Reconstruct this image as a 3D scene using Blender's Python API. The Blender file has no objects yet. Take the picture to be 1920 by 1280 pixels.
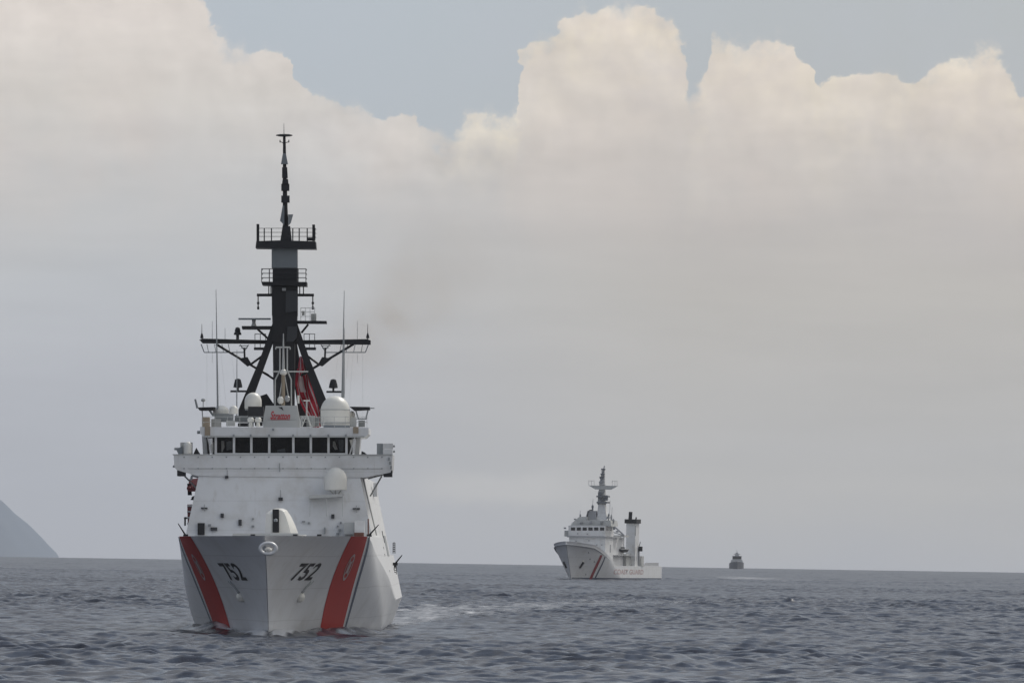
import bpy, bmesh, math, random
import numpy as np
from mathutils import Vector, Matrix
random.seed(7); rng = np.random.default_rng(11)
S = bpy.context.scene
COL = S.collection
R_EARTH = 7.0e6            # with refraction
EYE = 6.4                  # eye height of the photographer over the water

# ------------------------------------------------------------------ camera
FPX = 16000.0              # focal length in photo pixels (1920 wide): a 300 mm lens
ROLL = math.radians(0.895)
PITCH = 0.02476
_r0 = Vector((1, 0, 0)); _f = Vector((0, math.cos(PITCH), math.sin(PITCH))); _u0 = Vector((0, -math.sin(PITCH), math.cos(PITCH)))
_cr = _r0*math.cos(ROLL) + _u0*math.sin(ROLL); _cu = -_r0*math.sin(ROLL) + _u0*math.cos(ROLL)
CAM = Vector((0, 0, EYE))
cd = bpy.data.cameras.new('camera'); cam = bpy.data.objects.new('camera', cd); COL.objects.link(cam)
cd.sensor_width = 36.0; cd.lens = FPX/1920*36; cd.clip_start = 1.0; cd.clip_end = 60000
cam.matrix_world = Matrix(((_cr.x, _cu.x, -_f.x, CAM.x), (_cr.y, _cu.y, -_f.y, CAM.y), (_cr.z, _cu.z, -_f.z, CAM.z), (0, 0, 0, 1)))
S.camera = cam
def ray(px, py):
    return (_cr*((px-960)/FPX) + _cu*((640-py)/FPX) + _f).normalized()
def azel(px, py):
    d = ray(px, py); return math.atan2(d.x, d.y), math.asin(d.z)
def on_sea(px, py):
    """distance along the sea sphere of a photo point below the horizon"""
    a, e = azel(px, py); e = -e
    disc = e*e - 2*EYE/R_EARTH
    d = R_EARTH*(e - math.sqrt(max(disc, 0)))
    return Vector((d*math.sin(a), d*math.cos(a), -d*d/(2*R_EARTH)))
def drop(x, y): return -(x*x + y*y)/(2*R_EARTH)
def lin(r, g, b):
    f = lambda c: (c/255/12.92 if c <= 10.3 else ((c/255+.055)/1.055)**2.4)
    return (f(r), f(g), f(b))

# ------------------------------------------------------------------ sun, sky, exposure
S.view_settings.view_transform = 'Standard'; S.view_settings.look = 'None'
S.view_settings.exposure = 0.0; S.view_settings.gamma = 1.0
S.cycles.use_denoising = True
S.cycles.volume_bounces = 1; S.cycles.max_bounces = 8; S.cycles.diffuse_bounces = 3; S.cycles.glossy_bounces = 3
SUN_EL = math.radians(46); SUN_AZ = math.radians(33)      # azimuth clockwise from +Y (view direction): high on the right
ld = bpy.data.lights.new('sun', 'SUN'); ld.energy = 2.3; ld.angle = math.radians(10); ld.color = (1.0, 0.95, 0.87)
sun = bpy.data.objects.new('sun', ld); COL.objects.link(sun)
_sd = Vector((math.sin(SUN_AZ)*math.cos(SUN_EL), math.cos(SUN_AZ)*math.cos(SUN_EL), math.sin(SUN_EL)))
sun.rotation_euler = (-_sd).to_track_quat('-Z', 'Y').to_euler()

W = bpy.data.worlds.new('World'); S.world = W; W.use_nodes = True
class NT:
    def __init__(s, tree): s.t = tree; s.n = tree.nodes; s.l = tree.links
    def new(s, t, **k):
        n = s.n.new(t)
        for a, b in k.items(): setattr(n, a, b)
        return n
    def put(s, sock, v):
        if hasattr(v, 'is_linked') or isinstance(v, bpy.types.NodeSocket): s.l.new(v, sock)
        else:
            if isinstance(v, tuple) and len(v) == 3 and sock.type == 'RGBA': v = v + (1,)
            sock.default_value = v
    def m(s, op, a, b=0.0, c=0.0, clamp=False):
        n = s.new('ShaderNodeMath', operation=op, use_clamp=clamp)
        s.put(n.inputs[0], a); s.put(n.inputs[1], b); s.put(n.inputs[2], c)
        return n.outputs[0]
    def add(s, a, b): return s.m('ADD', a, b)
    def sub(s, a, b): return s.m('SUBTRACT', a, b)
    def mul(s, a, b): return s.m('MULTIPLY', a, b)
    def step(s, x, lo, hi, smooth=True):
        n = s.new('ShaderNodeMapRange', interpolation_type='SMOOTHSTEP' if smooth else 'LINEAR', clamp=True)
        s.put(n.inputs['Value'], x); s.put(n.inputs['From Min'], lo); s.put(n.inputs['From Max'], hi)
        return n.outputs['Result']
    def noise(s, vec, scale, detail=5, rough=.55, lac=2.0, dist=0.0):
        n = s.new('ShaderNodeTexNoise'); s.put(n.inputs['Vector'], vec)
        n.inputs['Scale'].default_value = scale; n.inputs['Detail'].default_value = detail
        n.inputs['Roughness'].default_value = rough; n.inputs['Lacunarity'].default_value = lac; n.inputs['Distortion'].default_value = dist
        return n.outputs['Fac']
    def mix(s, f, a, b):
        n = s.new('ShaderNodeMix', data_type='RGBA'); s.put(n.inputs[0], f); s.put(n.inputs[6], a); s.put(n.inputs[7], b)
        return n.outputs[2]
    def vscale(s, v, sc):
        n = s.new('ShaderNodeMapping'); s.put(n.inputs['Vector'], v); n.inputs['Scale'].default_value = sc
        return n.outputs['Vector']
    def ramp(s, f, stops, interp='LINEAR'):
        n = s.new('ShaderNodeValToRGB'); s.put(n.inputs[0], f); e = n.color_ramp.elements; n.color_ramp.interpolation = interp
        while len(e) < len(stops): e.new(0.5)
        for k, (p, c) in enumerate(stops): e[k].position = p; e[k].color = c + (1,) if len(c) == 3 else c
        return n.outputs[0]
    def curve(s, x, pts):
        n = s.new('ShaderNodeFloatCurve'); s.put(n.inputs['Value'], x); c = n.mapping.curves[0]
        n.mapping.use_clip = False
        c.points[0].location = pts[0]; c.points[1].location = pts[-1]
        for p in pts[1:-1]: c.points.new(*p)
        for p in c.points: p.handle_type = 'VECTOR'
        n.mapping.update()
        return n.outputs[0]

def build_world():
    W.node_tree.nodes.clear(); N = NT(W.node_tree)
    out = N.new('ShaderNodeOutputWorld'); bg = N.new('ShaderNodeBackground'); bg.inputs['Strength'].default_value = 0.1
    N.l.new(bg.outputs[0], out.inputs[0])
    sky = N.new('ShaderNodeTexSky', sky_type='NISHITA', sun_disc=False, sun_elevation=SUN_EL, sun_rotation=SUN_AZ, air_density=1.0, dust_density=2.0, ozone_density=1.5)
    d = N.new('ShaderNodeTexCoord').outputs['Generated']
    sp = N.new('ShaderNodeSeparateXYZ'); N.l.new(d, sp.inputs[0]); x, y, z = sp.outputs
    az = N.m('ARCTAN2', x, y); el = N.m('ARCSINE', z)
    K = lambda c, g=1.0: tuple(v*10*g for v in lin(*c))          # a colour as it shows at strength 0.1
    # --- outline of the cumulus tops: bearing -> elevation of the cloud top
    left = [(-1000,-300),(-200,-160),(0,-130),(250,-95),(372,-40),(388,12),(400,55),(412,78),(432,92),(470,100),(500,97),(530,98),(547,113),(556,148),(575,166),(598,184),(640,194),(690,209),(720,222),
            (745,212),(772,214),(790,236),(815,250),(842,262),(856,248),(880,221),(905,212),(930,218),(950,222)]
    right = [(950,222),(975,205),(977,150),(978,98),(1000,80),(1033,75),(1047,58),(1065,36),(1090,22),(1110,26),(1150,12),(1168,15),(1200,7),(1225,15),(1245,36),(1268,44),(1278,72),
             (1287,110),(1289,170),(1297,180),(1312,165),(1328,135),(1331,74),(1350,68),(1375,82),(1402,92),(1425,80),(1462,76),(1482,86),(1492,102),(1520,118),(1533,130),(1536,158),(1545,160),
             (1562,146),(1600,140),(1640,135),(1670,142),(1697,155),(1722,145),(1752,120),(1790,108),(1822,105),(1850,95),(1872,90),(1884,115),(1892,140),(1902,170),(1920,185),(2040,205),(2300,130)]
    ZL, ZH = 0.03, 0.085
    def prof(pts):
        ae = sorted(azel(*p) for p in pts); a0, a1 = ae[0][0], ae[-1][0]
        mr = N.step(warp_az, a0, a1, smooth=False)
        c = N.curve(mr, [((a-a0)/(a1-a0), (e-ZL)/(ZH-ZL)) for a, e in ae])
        return N.add(N.mul(c, ZH-ZL), ZL)
    big = N.noise(d, 150, 4, .5); fine = N.noise(d, 520, 5, .6); wob = N.noise(N.vscale(d, (1.0, 1.0, 1.3)), 330, 4, .55)
    warp_az = N.add(az, N.mul(N.sub(wob, .5), .0042))
    left_a = azel(950, 222)[0]
    hl = prof(left); hr = prof(right)
    isr = N.m('GREATER_THAN', warp_az, left_a)
    H = N.add(N.mul(hl, N.sub(1.0, isr)), N.mul(hr, isr))
    away = N.step(N.m('ABSOLUTE', az), .07, .3)
    H = N.add(H, N.mul(away, N.mul(N.sub(N.noise(d, 6, 5, .55), .42), .35)))
    H = N.add(H, N.add(N.mul(N.sub(big, .5), .0012), N.mul(N.sub(fine, .5), .0022)))
    t = N.sub(H, el)                                     # depth below the cloud top
    feather = N.step(N.noise(d, 70, 3, .5), .40, .66)      # some edges crisp, some torn into mist
    mask = N.m('ADD', N.mul(N.step(t, -.0002, .0003), N.sub(1.0, feather)), N.mul(N.step(N.add(t, N.mul(N.sub(fine, .5), .004)), -.0012, .0022), feather))
    # --- cloud body: creamy tops that fade into one grey veil towards the horizon
    e0 = azel(960, 1060)[1]
    def stop(py, c): return ((azel(960, py)[1]-e0)/(.085-e0), K(c))
    elw = N.add(el, N.mul(N.sub(N.noise(N.vscale(d, (1, 1, 2.2)), 55, 4, .5), .5), .008))
    body_l = N.ramp(N.step(elw, e0, .085, smooth=False), [stop(1060, (174,178,188)), stop(900, (181,185,194)), stop(700, (190,193,200)), stop(560, (196,199,203)), stop(420, (200,201,202)), stop(320, (205,204,203)), stop(200, (216,211,205)), stop(40, (226,218,211))])
    body_r = N.ramp(N.step(elw, e0, .085, smooth=False), [stop(1060, (180,182,187)), stop(900, (196,193,187)), stop(700, (195,192,187)), stop(540, (197,193,187)), stop(420, (197,192,188)), stop(320, (206,200,195)), stop(200, (217,209,201)), stop(60, (231,220,207))])
    body = N.mix(N.step(az, -.04, .025), body_l, body_r)
    lump = N.noise(d, 95, 6, .6, dist=.4); lump2 = N.noise(d, 210, 5, .6)
    td = N.add(t, N.add(N.mul(N.sub(lump, .5), .022), N.mul(N.sub(N.noise(d, 48, 3, .5), .5), .02)))
    rim = N.mul(N.m('POWER', 2.718, N.mul(N.m('MAXIMUM', td, 0.0), -170.0)), N.step(N.add(lump2, N.mul(lump, .8)), .7, 1.15))
    rim = N.mul(rim, N.step(az, -.016, .004))
    body = N.mix(N.mul(rim, .75), body, K((238,228,206)))
    # soft hollows and pink-grey folds
    low = N.step(el, .036, .052)
    body = N.mix(N.mul(N.mul(N.step(lump, .52, .72), low), .42), body, K((205,199,197)))
    warm = N.step(N.noise(d, 40, 3, .5), .45, .62)
    body = N.mix(N.mul(N.mul(warm, N.step(el, .030, .045)), .28), body, K((223,211,201)))
    # a low pale bank just above the sea, right of the first ship
    ba, be = azel(930, 905)
    bank = N.mul(N.step(N.add(el, N.mul(N.sub(wob, .5), .003)), be-.0035, be-.0012), N.sub(1.0, N.step(N.add(el, N.mul(N.sub(big, .5), .004)), be, be+.0022)))
    bank = N.mul(bank, N.sub(1.0, N.step(N.m('ABSOLUTE', N.sub(az, ba)), .004, .013)))
    body = N.mix(N.mul(bank, .75), body, K((206,204,200)))
    # billows: each lobe brighter on its upper right side
    def emboss(sc, det, off):
        vo = N.new('ShaderNodeVectorMath', operation='ADD'); N.l.new(d, vo.inputs[0]); vo.inputs[1].default_value = off
        return N.sub(N.noise(d, sc, det, .5), N.noise(vo.outputs[0], sc, det, .5))
    bil = N.add(N.mul(emboss(105, 3, (.0022, 0, .0026)), .34), N.mul(emboss(290, 4, (.0008, 0, .0010)), .20))
    near_top = N.mul(N.m('POWER', 2.718, N.mul(N.m('MAXIMUM', td, 0.0), -75.0)), N.step(el, .036, .047))
    lit = N.add(1.0, N.mul(bil, N.add(N.mul(near_top, 1.0), N.mul(N.step(el, .034, .05), .25))))
    wisps = N.mul(N.sub(N.noise(N.vscale(d, (1, 1, 7)), 30, 6, .6), .5), N.mul(N.step(el, .0, .010), .21))
    lit = N.add(lit, wisps)
    vs_ = N.new('ShaderNodeVectorMath', operation='SCALE'); N.l.new(body, vs_.inputs[0]); N.l.new(N.mul(lit, 1.025), vs_.inputs['Scale']); body = vs_.outputs[0]
    # --- clear air above the tops
    clear = N.mix(.82, sky.outputs[0], N.mix(N.step(az, -.03, .05), K((182,193,206)), K((181,187,194))))
    clear = N.mix(N.mul(N.step(N.noise(d, 60, 4, .5), .45, .7), .25), clear, K((192,197,206)))
    low_sky = N.mix(mask, clear, body)
    # --- rest of the dome: broken cloud in a hazy sky
    dome = N.mix(N.step(N.noise(N.vscale(d, (1, 1, 2)), 3.2, 6, .55), .38, .62), N.mix(.85, sky.outputs[0], K((150,164,184))), K((184,186,190)))
    bright = N.mul(N.step(N.sub(N.mul(x, .95), N.mul(y, .25)), .0, .9), N.step(z, -.05, .3))
    dome = N.mix(N.mul(bright, .85), dome, (9.0, 8.8, 8.4))
    dome = N.mix(N.mul(N.step(x, .15, -.7), .35), dome, K((120,130,148)))
    dome = N.mix(N.mul(N.mul(N.step(N.mul(y, -1.0), .0, .6), N.step(z, .15, .5)), .40), dome, K((128,138,156)))
    fin = N.mix(N.step(el, .075, .16), low_sky, dome)
    N.l.new(fin, bg.inputs['Color'])
build_world()

# ------------------------------------------------------------------ mesh helpers
class MB:
    def __init__(s): s.v = []; s.f = []; s.sm = []; s.mi = []
    def add(s, vs, fs, smooth=False, mi=0):
        o = len(s.v); s.v += [tuple(p) for p in vs]; s.f += [tuple(i+o for i in f) for f in fs]; s.sm += [smooth]*len(fs); s.mi += [mi]*len(fs); return s
    def hexa(s, p, mi=0):            # p: 4 bottom, 4 top (same order)
        return s.add(p, [(3,2,1,0),(4,5,6,7),(0,1,5,4),(1,2,6,5),(2,3,7,6),(3,0,4,7)], mi=mi)
    def box(s, x0, x1, y0, y1, z0, z1, mi=0):
        return s.hexa([(x0,y0,z0),(x1,y0,z0),(x1,y1,z0),(x0,y1,z0),(x0,y0,z1),(x1,y0,z1),(x1,y1,z1),(x0,y1,z1)], mi)
    def prism(s, poly, off, mi=0):
        n = len(poly); a = [Vector(p) for p in poly]; b = [p+Vector(off) for p in a]
        return s.add(a+b, [tuple(range(n)), tuple(range(2*n-1, n-1, -1))] + [(i, (i+1) % n+0, (i+1) % n+n, i+n)[::-1] for i in range(n)], mi=mi)
    def tube(s, p0, p1, r0, r1=None, n=8, smooth=True):
        p0 = Vector(p0); p1 = Vector(p1); r1 = r0 if r1 is None else r1
        d = (p1-p0).normalized(); a = d.orthogonal().normalized(); b = d.cross(a)
        vs = []
        for p, r in ((p0, r0), (p1, r1)):
            for k in range(n):
                t = 2*math.pi*k/n; vs.append(p + a*(r*math.cos(t)) + b*(r*math.sin(t)))
        s.add(vs, [(k, (k+1) % n, (k+1) % n+n, k+n) for k in range(n)], smooth)
        return s.add(vs, [tuple(range(n-1, -1, -1)), tuple(range(n, 2*n))])
    def path(s, pts, r, n=6):
        for a, b in zip(pts, pts[1:]): s.tube(a, b, r, n=n)
        return s
    def lathe(s, c, prof, n=28, smooth=True):
        c = Vector(c); vs = []
        for r, z in prof:
            for k in range(n):
                t = 2*math.pi*k/n; vs.append(c + Vector((r*math.cos(t), r*math.sin(t), z)))
        fs = [(j*n+k, j*n+(k+1) % n, (j+1)*n+(k+1) % n, (j+1)*n+k) for j in range(len(prof)-1) for k in range(n)]
        s.add(vs, fs, smooth); m = len(prof)
        return s.add(vs, [tuple(range(n-1, -1, -1)), tuple(range((m-1)*n, m*n))], False)
    def grid(s, rows, smooth=True, flip=False, mi=0):
        m = len(rows[0]); vs = [p for r in rows for p in r]
        fs = []
        for j in range(len(rows)-1):
            for k in range(m-1):
                q = (j*m+k, j*m+k+1, (j+1)*m+k+1, (j+1)*m+k); fs.append(q[::-1] if flip else q)
        return s.add(vs, fs, smooth, mi)
    def build(s, name, mat, parent=None, sharp=32):
        me = bpy.data.meshes.new(name); me.from_pydata(s.v, [], s.f)
        mats = mat if isinstance(mat, (list, tuple)) else [mat]
        for m in mats: me.materials.append(m)
        me.polygons.foreach_set('use_smooth', s.sm); me.polygons.foreach_set('material_index', s.mi)
        me.validate(); me.update()
        bm = bmesh.new(); bm.from_mesh(me); bmesh.ops.remove_doubles(bm, verts=bm.verts, dist=1e-4)
        bmesh.ops.recalc_face_normals(bm, faces=bm.faces); bm.to_mesh(me); bm.free(); me.set_sharp_from_angle(angle=math.radians(sharp))
        o = bpy.data.objects.new(name, me); COL.objects.link(o)
        if parent is not None: o.parent = parent
        return o
def empty(name, loc, rot=(0, 0, 0)):
    o = bpy.data.objects.new(name, None); COL.objects.link(o); o.location = loc; o.rotation_euler = rot; o.empty_display_size = 2; return o
def tag(o, label=None, cat=None, group=None, kind=None):
    for k, v in (('label', label), ('category', cat), ('group', group), ('kind', kind)):
        if v: o[k] = v
    return o

# ------------------------------------------------------------------ materials
def paint(name, col, rough=.5, dirt=.12, dirt_col=None, streak=True, scale=.6, metal=0.0):
    m = bpy.data.materials.new(name); m.use_nodes = True; N = NT(m.node_tree); b = N.n['Principled BSDF']
    oc = N.new('ShaderNodeTexCoord').outputs['Object']
    dc = dirt_col or tuple(c*.55 for c in col)
    f1 = N.noise(oc, scale, 6, .6)
    f = N.step(f1, .42, .8)
    if streak: f = N.m('MAXIMUM', f, N.step(N.noise(N.vscale(oc, (1.6, 1.6, .12)), 1.3, 5, .6), .52, .8))
    N.l.new(N.mix(N.mul(f, dirt), col, dc), b.inputs['Base Color'])
    b.inputs['Roughness'].default_value = rough; b.inputs['Metallic'].default_value = metal
    return m
M = {}
M['white'] = paint('white_paint', (.73, .74, .75), .45, .46, (.44, .41, .36))
M['hull'] = paint('hull_white_paint', (.71, .725, .745), .38, .34, (.42, .40, .36), scale=.35)
def plate_seams(m, dz, dy, amount):
    """weld seams and a few rust runs on painted plating"""
    N = NT(m.node_tree); b = N.n['Principled BSDF']; src = b.inputs['Base Color'].links[0].from_socket
    oc = N.new('ShaderNodeTexCoord').outputs['Object']; sp = N.new('ShaderNodeSeparateXYZ'); N.l.new(oc, sp.inputs[0]); X, Y, Z = sp.outputs
    def line(v, p, w): return N.sub(1.0, N.step(N.m('ABSOLUTE', N.sub(N.m('FRACT', N.mul(v, 1/p)), .5)), w/p*.5, w/p))
    sm = N.m('MAXIMUM', line(N.add(Z, N.mul(N.noise(oc, .1, 1), .3)), dz, .05), N.mul(line(Y, dy, .06), .7))
    c = N.mix(N.mul(sm, amount), src, (.30, .30, .29))
    run = N.mul(N.step(N.noise(N.vscale(oc, (.0, 2.2, .10)), 1.0, 3, .5), .64, .78), N.step(N.noise(oc, .5, 4, .6), .45, .65))
    N.l.new(N.mix(N.mul(run, .38), c, (.26, .19, .12)), b.inputs['Base Color'])
plate_seams(M['hull'], 2.45, 6.0, .22)
plate_seams(M['white'], 2.3, 50.0, .12)
M['stripe2'] = paint('maroon_stripe_paint', (.27, .03, .04), .6, .3)
M['dome'] = paint('dome_white', (.78, .77, .72), .4, .15, streak=False)
M['palegrey'] = paint('pale_grey_paint', (.36, .37, .39), .5, .25)
M['midgrey'] = paint('mid_grey_paint', (.19, .20, .22), .5, .25)
M['grey'] = paint('grey_paint', (.30, .32, .33), .5, .25)
M['lightgrey'] = paint('light_grey_paint', (.50, .51, .50), .5, .3)
M['mastgrey'] = paint('mast_grey_paint', (.20, .225, .245), .5, .3)
M['black'] = paint('black_paint', (.006, .0065, .010), .6, .4, (.012, .012, .015))
M['black2'] = paint('black_paint_worn', (.011, .012, .017), .6, .4, (.022, .023, .026))
M['darkgrey'] = paint('dark_grey_paint', (.035, .038, .045), .5, .4)
M['red'] = paint('red_stripe_paint', (.47, .032, .026), .62, .2, (.28, .04, .04))
M['emblem'] = paint('emblem_paint', (.48, .36, .36), .5, .4)
M['signred'] = paint('sign_red', (.55, .03, .05), .6, .1)
M['blue'] = paint('blue_stripe_paint', (.05, .07, .12), .42, .2)
M['boatred'] = paint('boat_red_rubber', (.20, .045, .05), .6, .4)
M['rust'] = paint('brown_gear', (.16, .06, .04), .7, .4)
M['tan'] = paint('tan_gear', (.33, .27, .20), .7, .4)
M['steel'] = paint('steel', (.35, .36, .37), .4, .3, metal=.5)
def glass():
    m = bpy.data.materials.new('dark_window_glass'); m.use_nodes = True; N = NT(m.node_tree); b = N.n['Principled BSDF']
    b.inputs['Alpha'].default_value = .32; b.inputs['Base Color'].default_value = (.006, .007, .010, 1); b.inputs['Roughness'].default_value = .12; b.inputs['IOR'].default_value = 1.35
    return m
M['glass'] = glass()
M['darkglass'] = paint('blackened_window', (.008, .009, .014), .25, .1, streak=False)

# ------------------------------------------------------------------ sea
WAKE = [((-17.9, 752), 9), ((-13.5, 850), 10), ((-6.5, 960), 9.5), ((3, 1060), 10), ((16, 1150), 11), ((34, 1230), 11), ((62, 1320), 12)]
def wave_set():
    NW = 170; r = np.random.default_rng(5); L = np.exp(r.uniform(np.log(.8), np.log(34), NW))
    main = math.radians(200)                                # wind sea running towards the camera and a little left
    th = main + r.normal(0, .80, NW); k = 2*np.pi/L
    st = .056*np.exp(-((np.log(L/2.1))/.95)**2)+.010*np.exp(-((np.log(L/9))/.6)**2)            # steepness per component
    L[-34:] = np.exp(r.uniform(np.log(12), np.log(48), 34)); st[-34:] = .0045; k = 2*np.pi/L; th[-34:] = main+.25+(th[-34:]-main)*.55
    a = st*L/(2*np.pi); ph = r.uniform(0, 2*np.pi, NW)
    return L, k*np.sin(th), k*np.cos(th), a, ph, np.sin(th), np.cos(th), st
def build_sea():
    # a polar sheet round the viewer: fine where the lens looks, coarse elsewhere, out past the horizon
    th = np.concatenate([np.linspace(-math.pi, -.125, 70)[:-1], np.linspace(-.125, .125, 1480), np.linspace(.125, math.pi, 70)[1:]])
    rr = [3.0]
    while rr[-1] < 370: rr.append(rr[-1]*1.06 if rr[-1] < 300 else rr[-1]*1.003)
    while rr[-1] < 12600: rr.append(rr[-1]*(1+(.00085 if rr[-1] < 900 else .00065 if rr[-1] < 2600 else .0013 if rr[-1] < 6000 else .0028 if rr[-1] < 9800 else .03)))
    rr = np.array(rr); nr, nt = len(rr), len(th)
    Rg, Tg = np.meshgrid(rr, th, indexing='ij'); X = Rg*np.sin(Tg); Y = Rg*np.cos(Tg)
    dr = np.gradient(rr)[:, None]
    dth = np.abs(np.gradient(th))[None, :]
    Z = -(Rg*Rg)/(2*R_EARTH); DX = np.zeros_like(X); DY = np.zeros_like(X)
    L, kx, ky, a, ph, sx, sy, st = wave_set()
    gust = .9+.42*np.sin(X*.021+1.3*np.sin(Y*.006))*np.sin(Y*.0105+2*np.sin(X*.009)+.7)   # patches of rougher and calmer water
    j0 = np.searchsorted(rr, 280)
    lost = np.zeros(nr)
    for i in range(len(L)):
        att = np.clip((2*np.pi/np.maximum(np.maximum(abs(kx[i])*Rg*dth, abs(ky[i])*dr), 1e-6)-2.2)/2.2, 0, 1)
        lost += .5*st[i]**2*(1-att[:, len(th)//2]**2)
        if att.max() <= 0: continue
        rows = np.where(att.max(axis=1) > 0)[0]; s = slice(rows[0], rows[-1]+1)
        p = kx[i]*X[s]+ky[i]*Y[s]+ph[i]; A = a[i]*att[s]*gust[s]
        Z[s] += A*np.cos(p); sn = A*np.sin(p)*.62; DX[s] -= sx[i]*sn; DY[s] -= sy[i]*sn
    # foam and slick water: the long curved wake, the far boat's wake, the bow
    foam = np.zeros_like(X); slick = np.zeros_like(X)
    P = np.array([p for p, w in WAKE]); Wd = np.array([w for p, w in WAKE])
    j0, j1 = np.searchsorted(rr, (560, 1400)); c0, c1 = np.searchsorted(th, (-.12, .12)); sub = (slice(j0, j1), slice(c0, c1))
    best = np.full(X[sub].shape, 1e9); al = np.zeros_like(best)
    for q in range(len(P)-1):
        d = P[q+1]-P[q]; t = np.clip(((X[sub]-P[q, 0])*d[0]+(Y[sub]-P[q, 1])*d[1])/(d@d), 0, 1)
        ds = np.hypot(X[sub]-P[q, 0]-t*d[0], Y[sub]-P[q, 1]-t*d[1])/(Wd[q]*(1-t)+Wd[q+1]*t)
        up = ds < best; best = np.where(up, ds, best); al = np.where(up, (q+t)/(len(P)-1), al)
    wk = np.clip(1.15-best, 0, 1)**.8*np.clip(1.3-al*.95, 0, 1)
    edge = np.exp(-((best-.85)/.25)**2)*np.clip(1.1-al, 0, 1)
    foam[sub] = np.clip(.50*wk+.3*edge, 0, 1); slick[sub] = np.clip(wk*1.2, 0, 1)
    far = on_sea(1385, 1083); j2, j3 = np.searchsorted(rr, (far.length-700, far.length+700)); sub2 = (slice(j2, j3), slice(c0, c1))
    g = np.exp(-((X[sub2]-far.x)/12)**2-((Y[sub2]-far.y)/300)**2)+.45*np.exp(-((X[sub2]-far.x-14)/13)**2-((Y[sub2]-far.y+30)/90)**2)
    foam[sub2] = np.maximum(foam[sub2], .50*np.clip(g, 0, 1)); slick[sub2] = np.maximum(slick[sub2], g)
    Z[sub] *= 1-.35*slick[sub]*(Z[sub] > -5)
    # bow wave of the large cutter
    jb, jc = np.searchsorted(rr, (600, 780)); sub3 = (slice(jb, jc), slice(c0, c1))
    lx = X[sub3]-SHIP_X; ly = Y[sub3]-SHIP_Y
    hw = np.vectorize(lambda q: hull_hb(q, 0.0) if q > -32 else 0.0)(np.linspace(-40, 100, 500))
    side = np.abs(lx)-np.interp(ly, np.linspace(-40, 100, 500), hw)
    front = np.exp(-((ly+31)/4.5)**2)
    curl = np.exp(-((side-.5)/.75)**2)*np.clip((ly+34)/2, 0, 1)*(np.exp(-((ly+31)/3.0)**2)*.42+.85*np.exp(-((ly+10)/4)**2)*(lx < 0)*.5+.18*np.exp(-((ly+8)/12)**2))
    hump = .42*np.exp(-((side-1.3)/.9)**2)*np.exp(-((ly+8)/24)**2)*np.clip((ly+35)/3, 0, 1)*(.75+.35*np.sin(ly*.9)*np.sin(ly*.37+1))
    Z[sub3] += curl*.8+hump
    ring = np.exp(-((side-.75)/.6)**2)*(ly > -34)
    foam[sub3] = np.maximum(foam[sub3], np.clip(ring*(1.15*np.exp(-((ly+30)/5)**2)+.95*np.exp(-((ly+15)/5)**2)*(lx < 0)+.34), 0, 1))
    dark = np.exp(-((side-3.4)/1.6)**2)*np.exp(-((ly+26)/14)**2)
    Z[sub3] -= .22*dark
    X = X+DX; Y = Y+DY
    me = bpy.data.meshes.new('sea'); nv = nr*nt
    co = np.stack([X, Y, Z], -1).reshape(-1, 3).astype(np.float32)
    co = np.vstack([co, [[0, 0, 0]]]).astype(np.float32)
    idx = np.arange(nr*nt).reshape(nr, nt)
    q = np.stack([idx[:-1, :-1], idx[:-1, 1:], idx[1:, 1:], idx[1:, :-1]], -1).reshape(-1, 4)[:, ::-1]
    me.vertices.add(len(co)); me.vertices.foreach_set('co', co.ravel())
    me.loops.add(q.size); me.loops.foreach_set('vertex_index', q.ravel().astype(np.int32))
    me.polygons.add(len(q)); me.polygons.foreach_set('loop_start', np.arange(0, q.size, 4, dtype=np.int32))
    me.polygons.foreach_set('use_smooth', np.ones(len(q), dtype=bool))
    for nm, arr in (('foam', foam), ('slick', slick), ('fine_slope', np.sqrt(lost)[:, None]+0*X)):
        at = me.attributes.new(nm, 'FLOAT', 'POINT'); at.data.foreach_set('value', np.append(arr.ravel(), 0).astype(np.float32))
    print('fine slope', np.sqrt(lost)[np.searchsorted(rr, [440, 700, 1000, 2000, 4000, 9000])])
    me.update(calc_edges=True)
    o = bpy.data.objects.new('sea', me); COL.objects.link(o); tag(o, kind='structure')
    m = bpy.data.materials.new('sea_water'); m.use_nodes = True; N = NT(m.node_tree); b = N.n['Principled BSDF']; me.materials.append(m)
    oc = N.new('ShaderNodeTexCoord').outputs['Object']
    fo = N.new('ShaderNodeAttribute', attribute_name='foam').outputs['Fac']; sl = N.new('ShaderNodeAttribute', attribute_name='slick').outputs['Fac']; fs = N.new('ShaderNodeAttribute', attribute_name='fine_slope').outputs['Fac']
    n1 = N.noise(N.vscale(oc, (1, .8, 0)), .55, 6, .65); n2 = N.noise(N.vscale(oc, (1, .3, 0)), .9, 5, .6)
    n3 = N.noise(N.vscale(oc, (.35, .07, 0)), .9, 4, .55)
    cover = N.step(N.add(N.add(N.mul(n2, .45), N.mul(n3, .55)), N.mul(fo, .58)), .62, 1.05)
    cover = N.mul(cover, N.step(fo, .02, .12))
    b.inputs['IOR'].default_value = 1.333
    N.l.new(N.mix(cover, WATER, (.62, .63, .65)), b.inputs['Base Color'])
    N.l.new(N.add(N.add(SEA_ROUGH, N.mul(fs, FINE)), N.mul(cover, .3)), b.inputs['Roughness'])
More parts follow.
